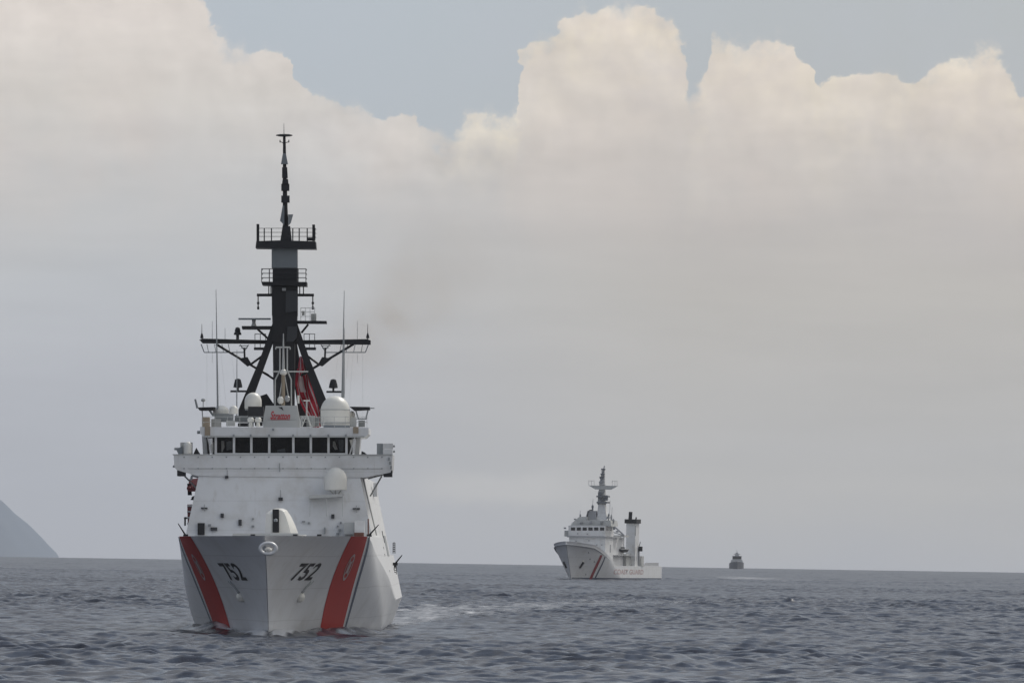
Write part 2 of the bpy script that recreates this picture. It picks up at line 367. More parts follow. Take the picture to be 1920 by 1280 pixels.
    # ripples finer than the mesh, as slopes added to the surface normal
    def slopes(sc, det):
        n = N.new('ShaderNodeTexNoise'); N.l.new(N.vscale(oc, (1, .8, 0)), n.inputs['Vector']); n.inputs['Scale'].default_value = sc; n.inputs['Detail'].default_value = det; n.inputs['Roughness'].default_value = .62
        v = N.new('ShaderNodeVectorMath', operation='SUBTRACT'); N.l.new(n.outputs['Color'], v.inputs[0]); v.inputs[1].default_value = (.5, .5, .5); return v.outputs[0]
    def vm(op, a, b):
        n = N.new('ShaderNodeVectorMath', operation=op); N.put(n.inputs[0], a); N.put(n.inputs[1], b); return n.outputs[0]
    sv = vm('ADD', vm('MULTIPLY', slopes(.8, 5), (RIP, RIP, 0.0)), vm('ADD', vm('MULTIPLY', slopes(.05, 4), (RIP*.8, RIP*.8, 0.0)), vm('MULTIPLY', slopes(.19, 3), (RIP*.7, RIP*.7, 0.0))))
    nn = vm('NORMALIZE', vm('ADD', N.new('ShaderNodeNewGeometry').outputs['Normal'], sv), (0, 0, 0))
    N.l.new(nn, b.inputs['Normal'])
    return o
WATER = (.016, .021, .037); RIP = .60; SEA_ROUGH = .14; FINE = .56

# ------------------------------------------------------------------ island beyond the horizon
def build_island():
    D = 31000.0; a_edge, _ = azel(118, 1043); xe = D*math.tan(a_edge); slope = 83/110
    r = np.random.default_rng(3); ph = r.uniform(0, 6.28, 24); fr = np.exp(r.uniform(np.log(.002), np.log(.06), 24))
    rows = []
    for j in range(60):
        v = -1+2*j/59; row = []
        for i in range(150):
            s = (i/149)**1.5*3000                            # metres in from the visible end of the island
            x = xe+6-s; y = D+v*(500+.25*s)
            ridge = min(26+s*.90, 240+(s-240)*.5, 380)-.0002*max(s-900, 0)**1.6
            h = max(ridge, 0)*(1-abs(v)**1.6)
            h += sum(math.sin(x*f+ph[k]+.6*math.sin(y*f*.7+ph[-k])) for k, f in enumerate(fr))*min(s, 90)/90*3.2*(1-v*v)
            row.append((x, y, drop(x, y)-30+h+30*(1-abs(v))*min(s/30, 1)))
        rows.append(row)
    mb = MB(); mb.grid(rows)
    m = paint('island_hazy_forest', (.012, .06, .13), .9, .5, (.02, .055, .10), streak=False, scale=.02)  # forest colour pushed blue, painting distance haze into it
    o = mb.build('island', m); tag(o, kind='structure')

# ------------------------------------------------------------------ thin engine smoke drifting from the funnel
def build_smoke():
    def at(px, py, Y):
        d = ray(px, py); return CAM+d*((SHIP_Y+Y)/d.y)
    p0, p1 = at(600, 722, 46), at(925, 405, 84); r0, r1 = 3.0, 8.5; ln = (p1-p0).length; d = (p1-p0)/ln; a = Vector((0, 1, 0)); b = d.cross(a).normalized()
    rows = []
    for i in range(41):
        t = i/40; r = (r0+(r1-r0)*t)*min(1, math.sqrt(i/3), math.sqrt((40-i)/8))
        rows.append([p0.lerp(p1, t)+a*(r*math.cos(q*2*math.pi/24))+b*(r*math.sin(q*2*math.pi/24)) for q in range(25)])
    mb = MB(); mb.grid(rows)
    m = bpy.data.materials.new('engine_smoke'); m.use_nodes = True; N = NT(m.node_tree); N.n.remove(N.n['Principled BSDF'])
    v = N.new('ShaderNodeVolumePrincipled'); N.l.new(v.outputs[0], N.n['Material Output'].inputs['Volume'])
    oc = N.new('ShaderNodeTexCoord').outputs['Object']
    def vm(op, x, y, k=0):
        n = N.new('ShaderNodeVectorMath', operation=op); N.put(n.inputs[0], x); N.put(n.inputs[1], y); return n.outputs[k]
    rel = vm('SUBTRACT', oc, tuple(p0)); tt = vm('DOT_PRODUCT', rel, tuple(d), 'Value'); sc = N.new('ShaderNodeVectorMath', operation='SCALE'); sc.inputs[0].default_value = d; N.l.new(tt, sc.inputs['Scale'])
    off = vm('LENGTH', vm('SUBTRACT', rel, sc.outputs[0]), (0, 0, 0), 'Value')
    rad = N.add(r0, N.mul(tt, (r1-r0)/ln)); core = N.sub(1.0, N.step(N.m('DIVIDE', off, rad), .05, .92))
    fade = N.mul(N.step(tt, .0, ln*.05), N.sub(1.0, N.step(tt, ln*.25, ln*.97)))
    puff = N.step(N.noise(oc, .14, 6, .62, dist=.9), .36, .68)
    N.l.new(N.mul(N.mul(N.mul(core, fade), puff), SMOKE_D), v.inputs['Density']); v.inputs['Color'].default_value = (.62, .47, .30, 1)
    o = mb.build('smoke', m); tag(o, kind='stuff')
SMOKE_D = .056

# ------------------------------------------------------------------ sea haze
HAZE = 2.8e-5
def build_haze():
    mb = MB().box(-14000, 14000, -13500, 33500, -150, 440)
    m = bpy.data.materials.new('sea_haze'); m.use_nodes = True; N = NT(m.node_tree); N.n.remove(N.n['Principled BSDF'])
    v = N.new('ShaderNodeVolumePrincipled'); N.l.new(v.outputs[0], N.n['Material Output'].inputs['Volume'])
    v.inputs['Density'].default_value = HAZE; v.inputs['Color'].default_value = (.73, .755, .79, 1); v.inputs['Anisotropy'].default_value = 0.0
    o = mb.build('haze', m); tag(o, kind='stuff')

# ================================================================== the large cutter, bow-on at left
SHIP_X, SHIP_Y = -17.85, 670.0
HEEL = math.radians(-0.85)
SHIP_M = Matrix.Translation((SHIP_X, SHIP_Y, drop(SHIP_X, SHIP_Y))) @ Matrix.Rotation(HEEL, 4, 'Y')
SHIP_I = SHIP_M.inverted()
def L(px, py, Y):
    """photo point -> ship-local point on the cross-section Y metres aft of the bridge front"""
    o = SHIP_I @ CAM; d = (SHIP_I.to_3x3() @ ray(px, py)); t = (Y-o.y)/d.y
    return o + d*t
PXM = lambda Y: (SHIP_Y+Y)/FPX         # metres per photo pixel
STERN = 86.0; DECK = 7.42
def stem_y(z): return -32-10*(max(z, 0)/7.4)**1.2 - min(z, 0)*.6
def hull_hb(Y, z):
    zz = max(z, 0); d = Y-stem_y(z)
    if d <= 0: return 0.0
    B = float(np.interp(Y, (-45, -19, -10, 0, 10, 20, 40, 86), (7.35, 7.35, 7.45, 7.65, 8.0, 8.3, 8.6, 8.5)))
    f = min(zz/7.4, 1); Le = 62-35*f**.9; m = 1.65+.35*f; q = min(d/Le, 1)
    hb = B*(1-(1-q)**m)
    zk = knuckle(Y); g = min(max((Y+12)/30, 0), 1); g = g*g*(3-2*g); hb *= 1-.10*g*max(1-zz/zk, 0)
    if z < 0: hb *= 1+.10*z
    return hb
def knuckle(Y): return DECK if Y < -19 else max(DECK-(Y+19)/56*5.2, 2.3)
def side_hb(Y, z):
    zk = knuckle(Y)
    return hull_hb(Y, z) if z <= zk else hull_hb(Y, zk)-.205*(z-zk)
def on_hull(px, py):
    """where the line of sight through a photo point meets the cutter's port bow: (Y, z)"""
    a, b = -46.0, 86.0; n = 400; prev = None
    for i in range(n+1):
        Y = a+(b-a)*i/n; p = L(px, py, Y); f = hull_hb(Y, p.z)-p.x
        if prev is not None and prev < 0 <= f:
            lo, hi = Y-(b-a)/n, Y
            for _ in range(40):
                mid = (lo+hi)/2; p = L(px, py, mid)
                if hull_hb(mid, p.z)-p.x < 0: lo = mid
                else: hi = mid
            return hi, L(px, py, hi).z
        prev = f
    raise ValueError((px, py))

def build_cutter():
    root = empty('coast_guard_cutter', SHIP_M.translation, (0, HEEL, 0))
    tag(root, 'large white coast guard cutter coming bow-on, red bow stripe, number 752, tall black mast', 'ship')
    def part(name, mb, mat, parent=root, label=None):
        o = mb.build(name, mat, parent)
        if label: o['label'] = label
        return o
    # ---- pixel helpers
    def pbox(mb, x0, y0, x1, y1, Y, dep, mi=0):
        a = L(x0, y1, Y); b = L(x1, y0, Y); return mb.box(a.x, b.x, Y, Y+dep, a.z, b.z, mi)
    def pquad(mb, pts, Y, dep, mi=0):
        return mb.prism([L(x, y, Y) for x, y in pts], (0, dep, 0), mi)
    def ptube(mb, a, b, Y, w, Y2=None, w2=None, n=8):
        return mb.tube(L(a[0], a[1], Y), L(b[0], b[1], Y if Y2 is None else Y2), w*PXM(Y)/2, (w if w2 is None else w2)*PXM(Y)/2, n)
    def prail(mb, x0, x1, ytop, ybot, Y, posts, rails, w=1.0, dep=0.0):
        xs = [x0+(x1-x0)*i/(posts-1) for i in range(posts)]
        for D in ((Y, Y+dep) if dep else (Y,)):
            for x in xs: ptube(mb, (x, ytop), (x, ybot), D, w, n=5)
            for k in range(rails):
                y = ytop+(ybot-ytop)*k/rails; ptube(mb, (x0, y), (x1, y), D, w, n=5)
        if dep:
            for x in (x0, x1):
                for k in range(rails):
                    y = ytop+(ybot-ytop)*k/rails; p = L(x, y, Y); mb.tube(p, (p.x, Y+dep, p.z), w*PXM(Y)/2, n=5)
        return mb
    def pdome(mb, xc, ytop, w, h, Y, cyl=.5, n=32):
        """radome: a cylinder under a half-round cap"""
        r = w*PXM(Y)/2; H = h*PXM(Y); c = L(xc, ytop+h, Y); ch = min(H*(1-cyl), r*1.15); b = H-ch
        prof = [(r*.93, 0), (r*.985, H*.03), (r, H*.10), (r, b)]+[(r*math.cos(t), b+ch*math.sin(t)) for t in [i*math.pi/2/9 for i in range(1, 10)]]
        return mb.lathe((c.x, Y, c.z), prof, n)
    PM = lambda px: px*PXM(0)

    # ---- hull
    mb = MB(); ns, nz = 90, 16
    ss = [(i/ns)**1.7 for i in range(ns+1)]
    def Ysz(s, z): return stem_y(z)*(1-s)+STERN*s
    def top_z(Y): return DECK if Y < 60 else 6.0
    left_edge, right_edge, tr = [], [], []
    for sg in (1, -1):
        low, up = [], []
        for s in ss:
            Yn = Ysz(s, DECK); zk = min(knuckle(Yn), top_z(Yn)); col = []
            for j in range(nz+1):
                z = -1.6+(zk+1.6)*j/nz; Y = Ysz(s, z); col.append((sg*max(hull_hb(Y, z), .04 if s == 0 else 0), Y, z))
            low.append(col)
            Yk = Ysz(s, zk); c2 = [col[-1]]; tz = top_z(Yn)
            for j in range(1, 4):
                z = zk+(tz-zk)*j/3; c2.append((sg*(hull_hb(Yk, zk)-.205*(z-zk)), Yk+(Yn-Yk)*0, z))
            up.append(c2); (left_edge if sg < 0 else right_edge).append(c2[-1])
        mb.grid(low, flip=sg < 0); mb.grid(up, flip=sg < 0)
        tr.append([p for p in low[-1]]+up[-1][1:])
    n = len(left_edge)
    mb.grid([left_edge, right_edge], smooth=False)
    mb.grid([tr[0], tr[1]], smooth=False)
    # stem bar closes the bow
    st = [(-.04, stem_y(-1.6+(DECK+1.6)*j/nz), -1.6+(DECK+1.6)*j/nz) for j in range(nz+1)]
    mb.grid([st, [(-x, y-.0, z) for x, y, z in st]], smooth=False)
    hull = mb.build('hull', M['hull'], root, sharp=11)
    def strip(e0, e1, sg, off=.02, n1=26, n2=6):
        """band on the plating between two (Y,z) edges"""
        rows = []
        for i in range(n1+1):
            t = i/n1; row = []
            for j in range(n2+1):
                f = j/n2; a = [e0[k][0]+(e0[k][1]-e0[k][0])*t for k in (0, 1)]; b = [e1[k][0]+(e1[k][1]-e1[k][0])*t for k in (0, 1)]
                Y = a[0]+(b[0]-a[0])*f; z = a[1]+(b[1]-a[1])*f; row.append((sg*(hull_hb(Y, z)+off), Y, z))
            rows.append(row)
        return rows
    def edge(x0, x1):
        (Ya, za), (Yb, zb) = on_hull(x0, 1011), on_hull(x1, 1184); za2, zb2 = DECK-.01, -.35
        f = (Yb-Ya)/(zb-za); return ((Ya+(za2-za)*f, Yb+(zb2-zb)*f), (za2, zb2))
    e_in, e_out = edge(655, 599), edge(687, 640)
    e_g = edge(690.5, 643.5); e_b = edge(693, 646)
    for sg in (1, -1):
        part('red_stripe', MB().grid(strip(e_in, e_out, sg)), M['red'], hull)
        part('blue_stripe', MB().grid(strip(e_g, e_b, sg, n2=2)), M['blue'], hull)
    def hull_text(txt, Y0, Y1, z0, z1, sg, name, mat, off=.03, shear=0.0, bold=.02):
        """lettering laid on the plating; reads from left to right seen from outside"""
        cu = bpy.data.curves.new(name, 'FONT'); cu.body = txt; cu.size = 1; cu.offset = bold; cu.shear = shear; cu.resolution_u = 3
        to = bpy.data.objects.new(name, cu); COL.objects.link(to); dg = bpy.context.evaluated_depsgraph_get()
        me = bpy.data.meshes.new_from_object(to.evaluated_get(dg)); bpy.data.objects.remove(to); bpy.data.curves.remove(cu)
        bm = bmesh.new(); bm.from_mesh(me)
        xs = [v.co.x for v in bm.verts]; ys = [v.co.y for v in bm.verts]; x0, x1, y0, y1 = min(xs), max(xs), min(ys), max(ys)
        bmesh.ops.triangulate(bm, faces=bm.faces[:])
        for ax, lo, hi in ((0, x0, x1), (1, y0, y1)):
            for k in range(1, 10):
                nrm = Vector((1, 0, 0)) if ax == 0 else Vector((0, 1, 0))
                bmesh.ops.bisect_plane(bm, geom=bm.verts[:]+bm.edges[:]+bm.faces[:], plane_co=nrm*(lo+(hi-lo)*k/10), plane_no=nrm)
        for v in bm.verts:
            u = (v.co.x-x0)/(x1-x0); w = (v.co.y-y0)/(y1-y0)
            Y = Y0+(Y1-Y0)*(u if sg > 0 else 1-u); z = z0+(z1-z0)*w
            v.co = (sg*(hull_hb(Y, z)+off), Y, z)
        bm.to_mesh(me); bm.free(); me.materials.clear(); me.materials.append(mat)
        o = bpy.data.objects.new(name, me); COL.objects.link(o); o.parent = hull; return o
    (Ya, za), (Yb, zb) = on_hull(553, 1071), on_hull(594, 1071)
    zt = on_hull(576, 1055)[1]; zbt = on_hull(572, 1088)[1]
    for sg in (1, -1): hull_text('752', Ya, Yb, zbt, zt, sg, 'hull_number', M['black'], bold=.022)
    # emblem on the red stripe: ring, shield and crossed anchors
    cY, cz = on_hull(653, 1063); er = 1.02
    sl = (e_in[0][0]-e_in[0][1])/(e_in[1][0]-e_in[1][1])       # rake of the stripe
    for sg in (1, -1):
        mb = MB()
        def hp(u, v, off=.045): Y = cY+u+sl*v; z = cz+v; return (sg*(hull_hb(Y, z)+off), Y, z)
        for r0, r1 in ((er, er*.80), (er*.46, .0)):
            rows = [[hp(r*math.cos(t), r*math.sin(t)) for t in [2*math.pi*k/36 for k in range(37)]] for r in (r0, (r0+r1)/2, r1)]
            mb.grid(rows, smooth=False)
        for s2 in (1, -1):
            a, b = Vector((-.62*s2, .62)), Vector((.62*s2, -.62)); d = Vector((b.y-a.y, a.x-b.x)).normalized()*.09
            rows = [[hp(*(a.lerp(b, k/8)+d*q), off=.05) for k in range(9)] for q in (-1, 1)]; mb.grid(rows, smooth=False)
        part('emblem', mb, M['emblem'], hull)
    # anchors in their pockets, with the rust run and dark lip above
    for sg in (1, -1):
        Y, z = on_hull(563, 1118); x = hull_hb(Y, z)
        mb = MB(); mb.lathe((sg*(x-.05), Y, z-.42), [(.05, 0), (.26, .08), (.40, .3), (.40, .5), (.28, .75), (.08, .9)], 16)
        part('anchor_bolster', mb, M['dome'], hull)
        Y2, z2 = on_hull(566, 1108); x2 = hull_hb(Y2, z2)
        mb = MB(); mb.tube((sg*(x2+.02), Y2, z2-.1), (sg*(hull_hb(Y2+.5, z2+.75)+.05), Y2+.5, z2+.75), .10, .05)
        mb.tube((sg*(x2+.02), Y2+.3, z2+.0), (sg*(hull_hb(Y2+1.3, z2+.75)+.05), Y2+1.3, z2+.75), .05, .04)
        part('anchor', mb, M['grey'], hull)
    # mooring bullnose on the stem head
    Yb0 = -42.1; c = L(503, 1028, Yb0)
    mb = MB(); rows = []
    for i in range(37):
        t = 2*math.pi*i/36; rx, rz = .58, .40; row = []
        for j in range(13):
            u = 2*math.pi*j/12; k = 1+.24*math.cos(u)
            row.append((c.x+rx*k*math.cos(t), Yb0+.16*math.sin(u)-.05, c.z+rz*(1+.34*math.cos(u))*math.sin(t)))
        rows.append(row)
    mb.grid(rows); part('bullnose', mb, M['hull'], hull)
    mb = MB(); mb.lathe((c.x, Yb0+.2, c.z-.20), [(.02, 0), (.24, .02), (.30, .12), (.22, .24), (.05, .3)], 16); part('bullnose_lit_fill', mb, M['dome'], hull)  # pale plug paints the lit inside of the bullnose ring
    # rubbing marks / overboard scuppers
    for px, py in ((702, 1041), (706, 1028), (727, 1072)):
        Y, z = on_hull(px, py) if px < 690 else (20+(px-700)*.5, L(px, py, 20).z)
        x = side_hb(Y, z); part('scupper', MB().box(x-.1, x+.07, Y, Y+.8, z-.14, z+.14), M['grey'], hull)

    # ---- superstructure block
    zb, zt_ = DECK+.005, L(526, 893, 0).z
    mb = MB()
    def sec(Y, z): return side_hb(Y, z)
    Ys = [-4, 0, 6, 14, 22, 30, 38, 46, 54, 60]
    for sg in (1, -1):
        rows = []
        for Y in Ys:
            rows.append([(sg*min(sec(Y, z), 7.35-.168*(z-7.42) if Y < 30 else 99), Y+(1.6*(z-zb)/(zt_-zb) if Y == -4 else 0), z) for z in [zb+(zt_-zb)*k/5 for k in range(6)]])
        mb.grid(rows, smooth=False, flip=sg < 0)
        if sg > 0: R = rows
        else: Lr = rows
    mb.grid([R[0], Lr[0]], smooth=False); mb.grid([R[-1], Lr[-1]], smooth=False)
    mb.grid([[r[-1] for r in R], [r[-1] for r in Lr]], smooth=False)
    sup = part('superstructure', mb, M['white'])
    fy = lambda py: -4+1.6*(max(1003-py, 0)/110)-.03        # depth of the sloping front plate at a photo height
    # plate seams and small fittings on the front
    mb = MB()
    for x in (458, 596): ptube(mb, (x, 1000), (x, 898), fy(950)-.05, .35, n=4) if False else None
    fittings = [('vent', 377, 991, 13, 22), ('light_fitting', 393, 984, 5, 4), ('light_fitting', 416.5, 966, 6, 8), ('light_fitting', 450, 979, 6, 11), ('light_fitting', 624, 967.5, 6, 8), ('hatch_handle', 401, 991, 12, 6),
                ('light_fitting', 474, 972, 3, 3), ('light_fitting', 474, 986, 5, 3), ('light_fitting', 526, 935, 8, 6), ('light_fitting', 425, 894, 6, 5), ('light_fitting', 569, 977, 6, 2.5), ('light_fitting', 579, 980, 4, 3.5),
                ('light_fitting', 383, 952, 12, 2.5), ('light_fitting', 668, 953, 13, 2.5), ('light_fitting', 639, 979.5, 3.5, 4), ('light_fitting', 633, 986, 3, 3), ('light_fitting', 637, 993, 5, 4), ('light_fitting', 633, 1000, 5, 4), ('light_fitting', 609, 994, 2, 12)]
    for nm, x, y, w, h in fittings:
        Y = fy(y+h/2); part(nm, pbox(MB(), x-w/2, y-h/2, x+w/2, y+h/2, Y-.16, .5), M['black'] if w*h > 100 else M['darkgrey'] if w*h > 24 else M['grey'], sup)
    for x, y0, y1 in ((383, 945, 958), (526, 918, 934), (426, 881, 893), (668, 947, 960)):
        part('light_bracket', ptube(MB(), (x, y0), (x, y1), fy(y1)-.08, 1.2, n=5), M['steel'], sup)
    # ladder rungs / seams as thin raised strips
    for y in (878.0,):
        pass
    # radome on its bracket shelf at front right
    mb = MB(); pquad(mb, [(579, 928), (642, 925.5), (642, 930.5), (579, 934)], -4.6, 2.6); shelf = part('radome_shelf', mb, M['lightgrey'], sup)
    for x in (581, 612, 642): part('shelf_leg', ptube(MB(), (x, 932), (x, 968), -4.5, 1.1, n=5), M['lightgrey'], shelf)
    for a, b in (((618, 918), (626, 927)), ((640, 918), (633, 927)), ((629, 917), (629, 926))): part('radome_mount', ptube(MB(), a, b, -4.0, 2.2, n=6), M['lightgrey'], sup)
    part('radome', pdome(MB(), 629, 875.5, 43, 43, -4.0, .45), M['dome'])
    # deck locker at the right foot of the front and dark door at left
    part('deck_locker', pbox(MB(), 664.5, 976, 683, 998, -6.2, 2.0), M['white'], sup)
    part('deck_box', pbox(MB(), 645, 979, 664, 1001, -5.4, 1.6), M['lightgrey'], sup)
    part('fire_station', pbox(MB(), 664, 998, 682, 1005, -6.3, 1.0), M['rust'], sup)

    # ---- bridge wing band
    mb = MB(); zt0, zb0 = L(530, 853, 0).z, L(530, 893, 0).z
    poly = [L(328, 852.5, 0), L(737, 854.5, 0), L(735, 881, 0), L(733, 886, 0), L(682, 895.5, 0), L(371, 892.5, 0), L(333, 881, 0), L(329, 874, 0)]
    mb.prism([(p.x, -2.5, p.z) for p in poly], (0, 11.5, 0))
    wing = part('bridge_wing', mb, M['white'])
    mb = MB(); mb.box(L(328, 0, 0).x-.02, L(737, 0, 0).x+.02, -2.56, 9.06, zt0-.03, zt0+.05); part('wing_capping', mb, M['lightgrey'], wing)
    part('wing_end_box', pbox(MB(), 332, 879.5, 346, 892, -2.4, 3), M['black2'], wing)
    part('wing_end_box', pbox(MB(), 719, 881, 735, 893.5, -2.4, 3), M['black2'], wing)
    for a, b, w in (((343, 889), (371, 917), 3), ((358, 888), (371, 893), 2.5), ((716, 892), (694, 930), 3), ((690, 897), (720, 889), 3), ((681, 897), (706, 1003), 2.6)):
        part('wing_strut', ptube(MB(), a, b, 1.0, w), M['lightgrey'], wing)
    for k in range(15):
        x = 345+k*26.5
        for y in (856.6, 877.9): part('plate_bolt', pbox(MB(), x-1.2, y-1, x+1.2, y+1, -2.6, .2), M['grey'], wing)
    part('seam', pbox(MB(), 523.6, 868, 524.8, 884, -2.6, .2), M['grey'], wing)
    part('seam', pbox(MB(), 352, 877.6, 716, 878.3, -2.55, .15), M['lightgrey'], wing)
    # lookout gear on the wing ends
    g = part('signal_lamp', pbox(MB(), 338, 829, 360, 851, -1.6, 1.4), M['lightgrey'], wing, 'grey covered gear box on the bridge wing')
    part('lamp_cover', pdome(MB(), 352, 827.5, 15, 23, -2.2, .5), M['dome'], g); part('lamp_yoke', ptube(MB(), (327, 841), (341, 841), -1.9, 5), M['grey'], g)
    part('lamp_bracket', pquad(MB(), [(330, 842), (342, 836), (343, 849), (335, 852)], -2.0, .8), M['mastgrey'], g)
    g = part('searchlight', pbox(MB(), 706.5, 831, 718, 852, -1.8, 1.3), M['grey'], wing)
    part('lamp_housing', pbox(MB(), 718, 831, 737, 841, -2.0, 1.3), M['white'], g); part('lamp_housing', pbox(MB(), 718, 842, 736, 851, -2.0, 1.3), M['white'], g)
    part('lamp_stem', ptube(MB(), (727, 851), (727, 862), -1.4, 6), M['grey'], g)
    for y in (836, 846): part('lamp_knob', ptube(MB(), (737, y), (740.5, y), -1.6, 4), M['grey'], g)
    part('life_ring_box', pquad(MB(), [(362, 852), (366, 843), (368, 839), (372, 846), (376, 852)], -1.0, .6), M['black2'], wing)
    part('life_ring_box', pquad(MB(), [(677, 853), (678, 845), (684, 848), (690, 853)], -1.0, .6), M['black2'], wing)
    for k, (x, y) in enumerate(((729, 860), (731, 868), (733, 876))): part('wing_fitting', pbox(MB(), x-1.5, y-3, x+2, y+3, -2.7, .5), M['grey'], wing)
    part('wing_light', pbox(MB(), 324, 872, 329, 876, -2.2, .5), M['grey'], wing)

    # ---- pilothouse: sill, nine panes, mullions, roof fascia
    YB = -1.9
    zs, zh = L(526, 851.5, YB).z, L(526, 817, YB).z
    Xl, Xr = L(405.5, 835, YB).x, L(649, 835, YB).x
    mb = MB()      # wheelhouse core behind the glass
    a0, a1 = L(387, 851, YB+1.2), L(669, 851, YB+1.2); b0, b1 = L(379, 817, YB+1.2), L(677, 817, YB+1.2)
    mb.hexa([(a0.x+.5, YB+1.3, zs-.3), (a1.x-.5, YB+1.3, zs-.3), (a1.x-.5, 8, zs-.3), (a0.x+.5, 8, zs-.3), (b0.x+.8, YB+1.3, zh+.2), (b1.x-.8, YB+1.3, zh+.2), (b1.x-.8, 8, zh+.2), (b0.x+.8, 8, zh+.2)])
    pil = part('pilothouse', mb, M['black2'])
    panes = [(407, 436.7), (440.6, 468.8), (473.6, 502.6), (507.2, 548), (552, 580.5), (585, 613.8), (618, 647.3)]
    for x0, x1 in panes: part('window', pbox(MB(), x0, 819, x1, 849.6, YB+.08, .05), M['glass'], pil)
    mb = MB(); mul_x = [404.5]+[(panes[i][1]+panes[i+1][0])/2 for i in range(6)]+[649.6]
    for x in mul_x: pbox(mb, x-2.2, 817, x+2.2, 851.5, YB, .3)
    pbox(mb, 404, 849, 650, 853, YB-.02, .34); part('window_frame', mb, M['white'], pil)
    for sg, (xi_b, xi_t, xo_b, xo_t) in ((-1, (402.5, 402.5, 389.5, 386)), (1, (651.5, 651.5, 664.5, 668.5))):
        z0, z1 = L(526, 849.6, YB).z, L(526, 819, YB).z
        q = [Vector((L(xi_b, 850, YB).x, YB+.12, z0)), Vector((L(xo_b, 850, YB+1.5).x, YB+1.5, z0)), Vector((L(xo_t, 820, YB+1.5).x, YB+1.5, z1)), Vector((L(xi_t, 820, YB).x, YB+.12, z1))]
        part('window', MB().prism(q, (0, .05, 0)), M['glass'], pil)
        # sloping outer cheek that widens to the roof
        q = [(xo_b, 851.5), (xo_b+sg*9, 851.5), (xo_t+sg*7.5, 817), (xo_t, 817)]
        part('pilothouse_cheek', pquad(MB(), q, YB+1.45, 5), M['white'], pil)
        q = [(xo_b-sg*10, 851), (xo_b-sg*7.5, 851), (xo_t-sg*2, 820), (xo_t-sg*4.5, 820)]
        part('wiper_post', pquad(MB(), q, YB+.4, .12), M['white'], pil)
    # flat pale and grey shapes added behind the glass to vary its tone
    for poly, m, nm in (([(415, 826), (420, 826), (421, 838), (417, 847), (415, 847)], 'dome', 'pale_shape'), ([(424, 828), (434, 826), (435, 842), (425, 844)], 'grey', 'grey_shape'), ([(624, 827), (628, 827), (633, 842), (628, 843), (624, 836)], 'dome', 'pale_wedge'), ([(634, 824), (644, 824), (644, 846), (637, 846)], 'mastgrey', 'grey_shape'), ([(394, 836), (400, 828), (401, 848), (397, 848)], 'dome', 'pale_sliver'), ([(655, 824), (662, 824), (659, 838)], 'dome', 'pale_sliver'), ([(520, 843), (534, 840), (536, 849), (519, 849)], 'mastgrey', 'console')):
        part(nm, pquad(MB(), poly, YB+.45, .15), M[m], pil)
    mb = MB(); poly = [L(x, y, YB-.25) for x, y in ((375, 800), (691, 801.5), (691, 813), (683, 819.5), (382, 818.5), (375, 812))]
    mb.prism([(p.x, YB-.25, p.z) for p in poly], (0, 10, 0)); roof = part('pilothouse_roof', mb, M['white'])
    part('roof_edge', pbox(MB(), 383, 816.6, 683, 819.4, YB-.35, .2), M['lightgrey'], roof)
    for x in [438, 470, 504.5, 549.5, 582, 615.5, 648.5]: part('wiper_motor', pbox(MB(), x-1.6, 814, x+1.6, 818.6, YB-.42, .3), M['grey'], roof)
    part('roof_light', ptube(MB(), (369.5, 810), (377, 810), YB+1, 6), M['grey'], roof); part('roof_light', ptube(MB(), (690, 808), (687, 815), YB+1, 5), M['tan'], roof)
    part('roof_light', pbox(MB(), 510, 803, 514, 807, YB-.45, .3), M['grey'], roof)
    part('liferaft_canister', pbox(MB(), 378.5, 782, 392, 801, 2, 2.5), M['tan'], roof); part('liferaft_canister', pbox(MB(), 384, 799, 394, 816, YB-.36, 1.5), M['tan'], roof)
    part('roof_gear', pbox(MB(), 662, 800, 672, 812, YB-.36, 1.5), M['tan'], roof)
    mb = MB(); prail(mb, 380, 496, 781, 801, -1.5, 6, 2, .9, 6); prail(mb, 566, 688, 781, 801, -1.5, 7, 2, .9, 6); part('roof_railing', mb, M['lightgrey'], roof)
    # name board in front of the mast
    bd = part('name_board', pquad(MB(), [(494, 803), (493, 790), (498, 760), (556.5, 760), (563, 790), (563, 803)], -.6, 1.2), M['lightgrey'])
    cu = bpy.data.curves.new('board_name', 'FONT'); cu.body = 'Stratton'; cu.shear = .35; cu.size = .82; cu.offset = .012; cu.extrude = .004
    to = bpy.data.objects.new('tmp', cu); COL.objects.link(to); me = bpy.data.meshes.new_from_object(to.evaluated_get(bpy.context.evaluated_depsgraph_get())); bpy.data.objects.remove(to)
    p = L(507, 785, -.64); wtx = L(544, 785, -.64).x-p.x; xs = [v.co.x for v in me.vertices]; x0_ = min(xs); sc = wtx/(max(xs)-x0_)
    for v in me.vertices:
        big = 1.25 if v.co.x-x0_ < .6 else 1.0
        v.co = (p.x+(v.co.x-x0_)*sc, p.y-v.co.z*2, p.z+v.co.y*sc*1.5*big)
    me.materials.clear(); me.materials.append(M['signred']); o = bpy.data.objects.new('board_name', me); COL.objects.link(o); o.parent = bd
    part('name_underline', pbox(MB(), 508, 785.8, 543, 786.6, -.63, .02), M['signred'], bd); part('board_mark', pquad(MB(), [(522, 763), (529, 763), (532, 770), (528, 767)], -.63, .02), M['black2'], bd)
    part('board_skirt', pbox(MB(), 495, 788, 558, 803, -.75, .1), M['lightgrey'], bd)

    # ---- domes and gear on the roof
    rd = part('radome', pdome(MB(), 628.5, 742, 55, 57, 4.0, .5, 40), M['dome'], label='largest white radome, on the roof beside the flag')
    part('radome_base', pbox(MB(), 606, 797, 655, 802, 2.6, 3), M['mastgrey'], rd); part('radome_band', MB().lathe(L(628.5, 768, 4.0), [(27.7*PXM(4), -.04), (28.1*PXM(4), 0), (27.7*PXM(4), .04)], 40), M['lightgrey'], rd)
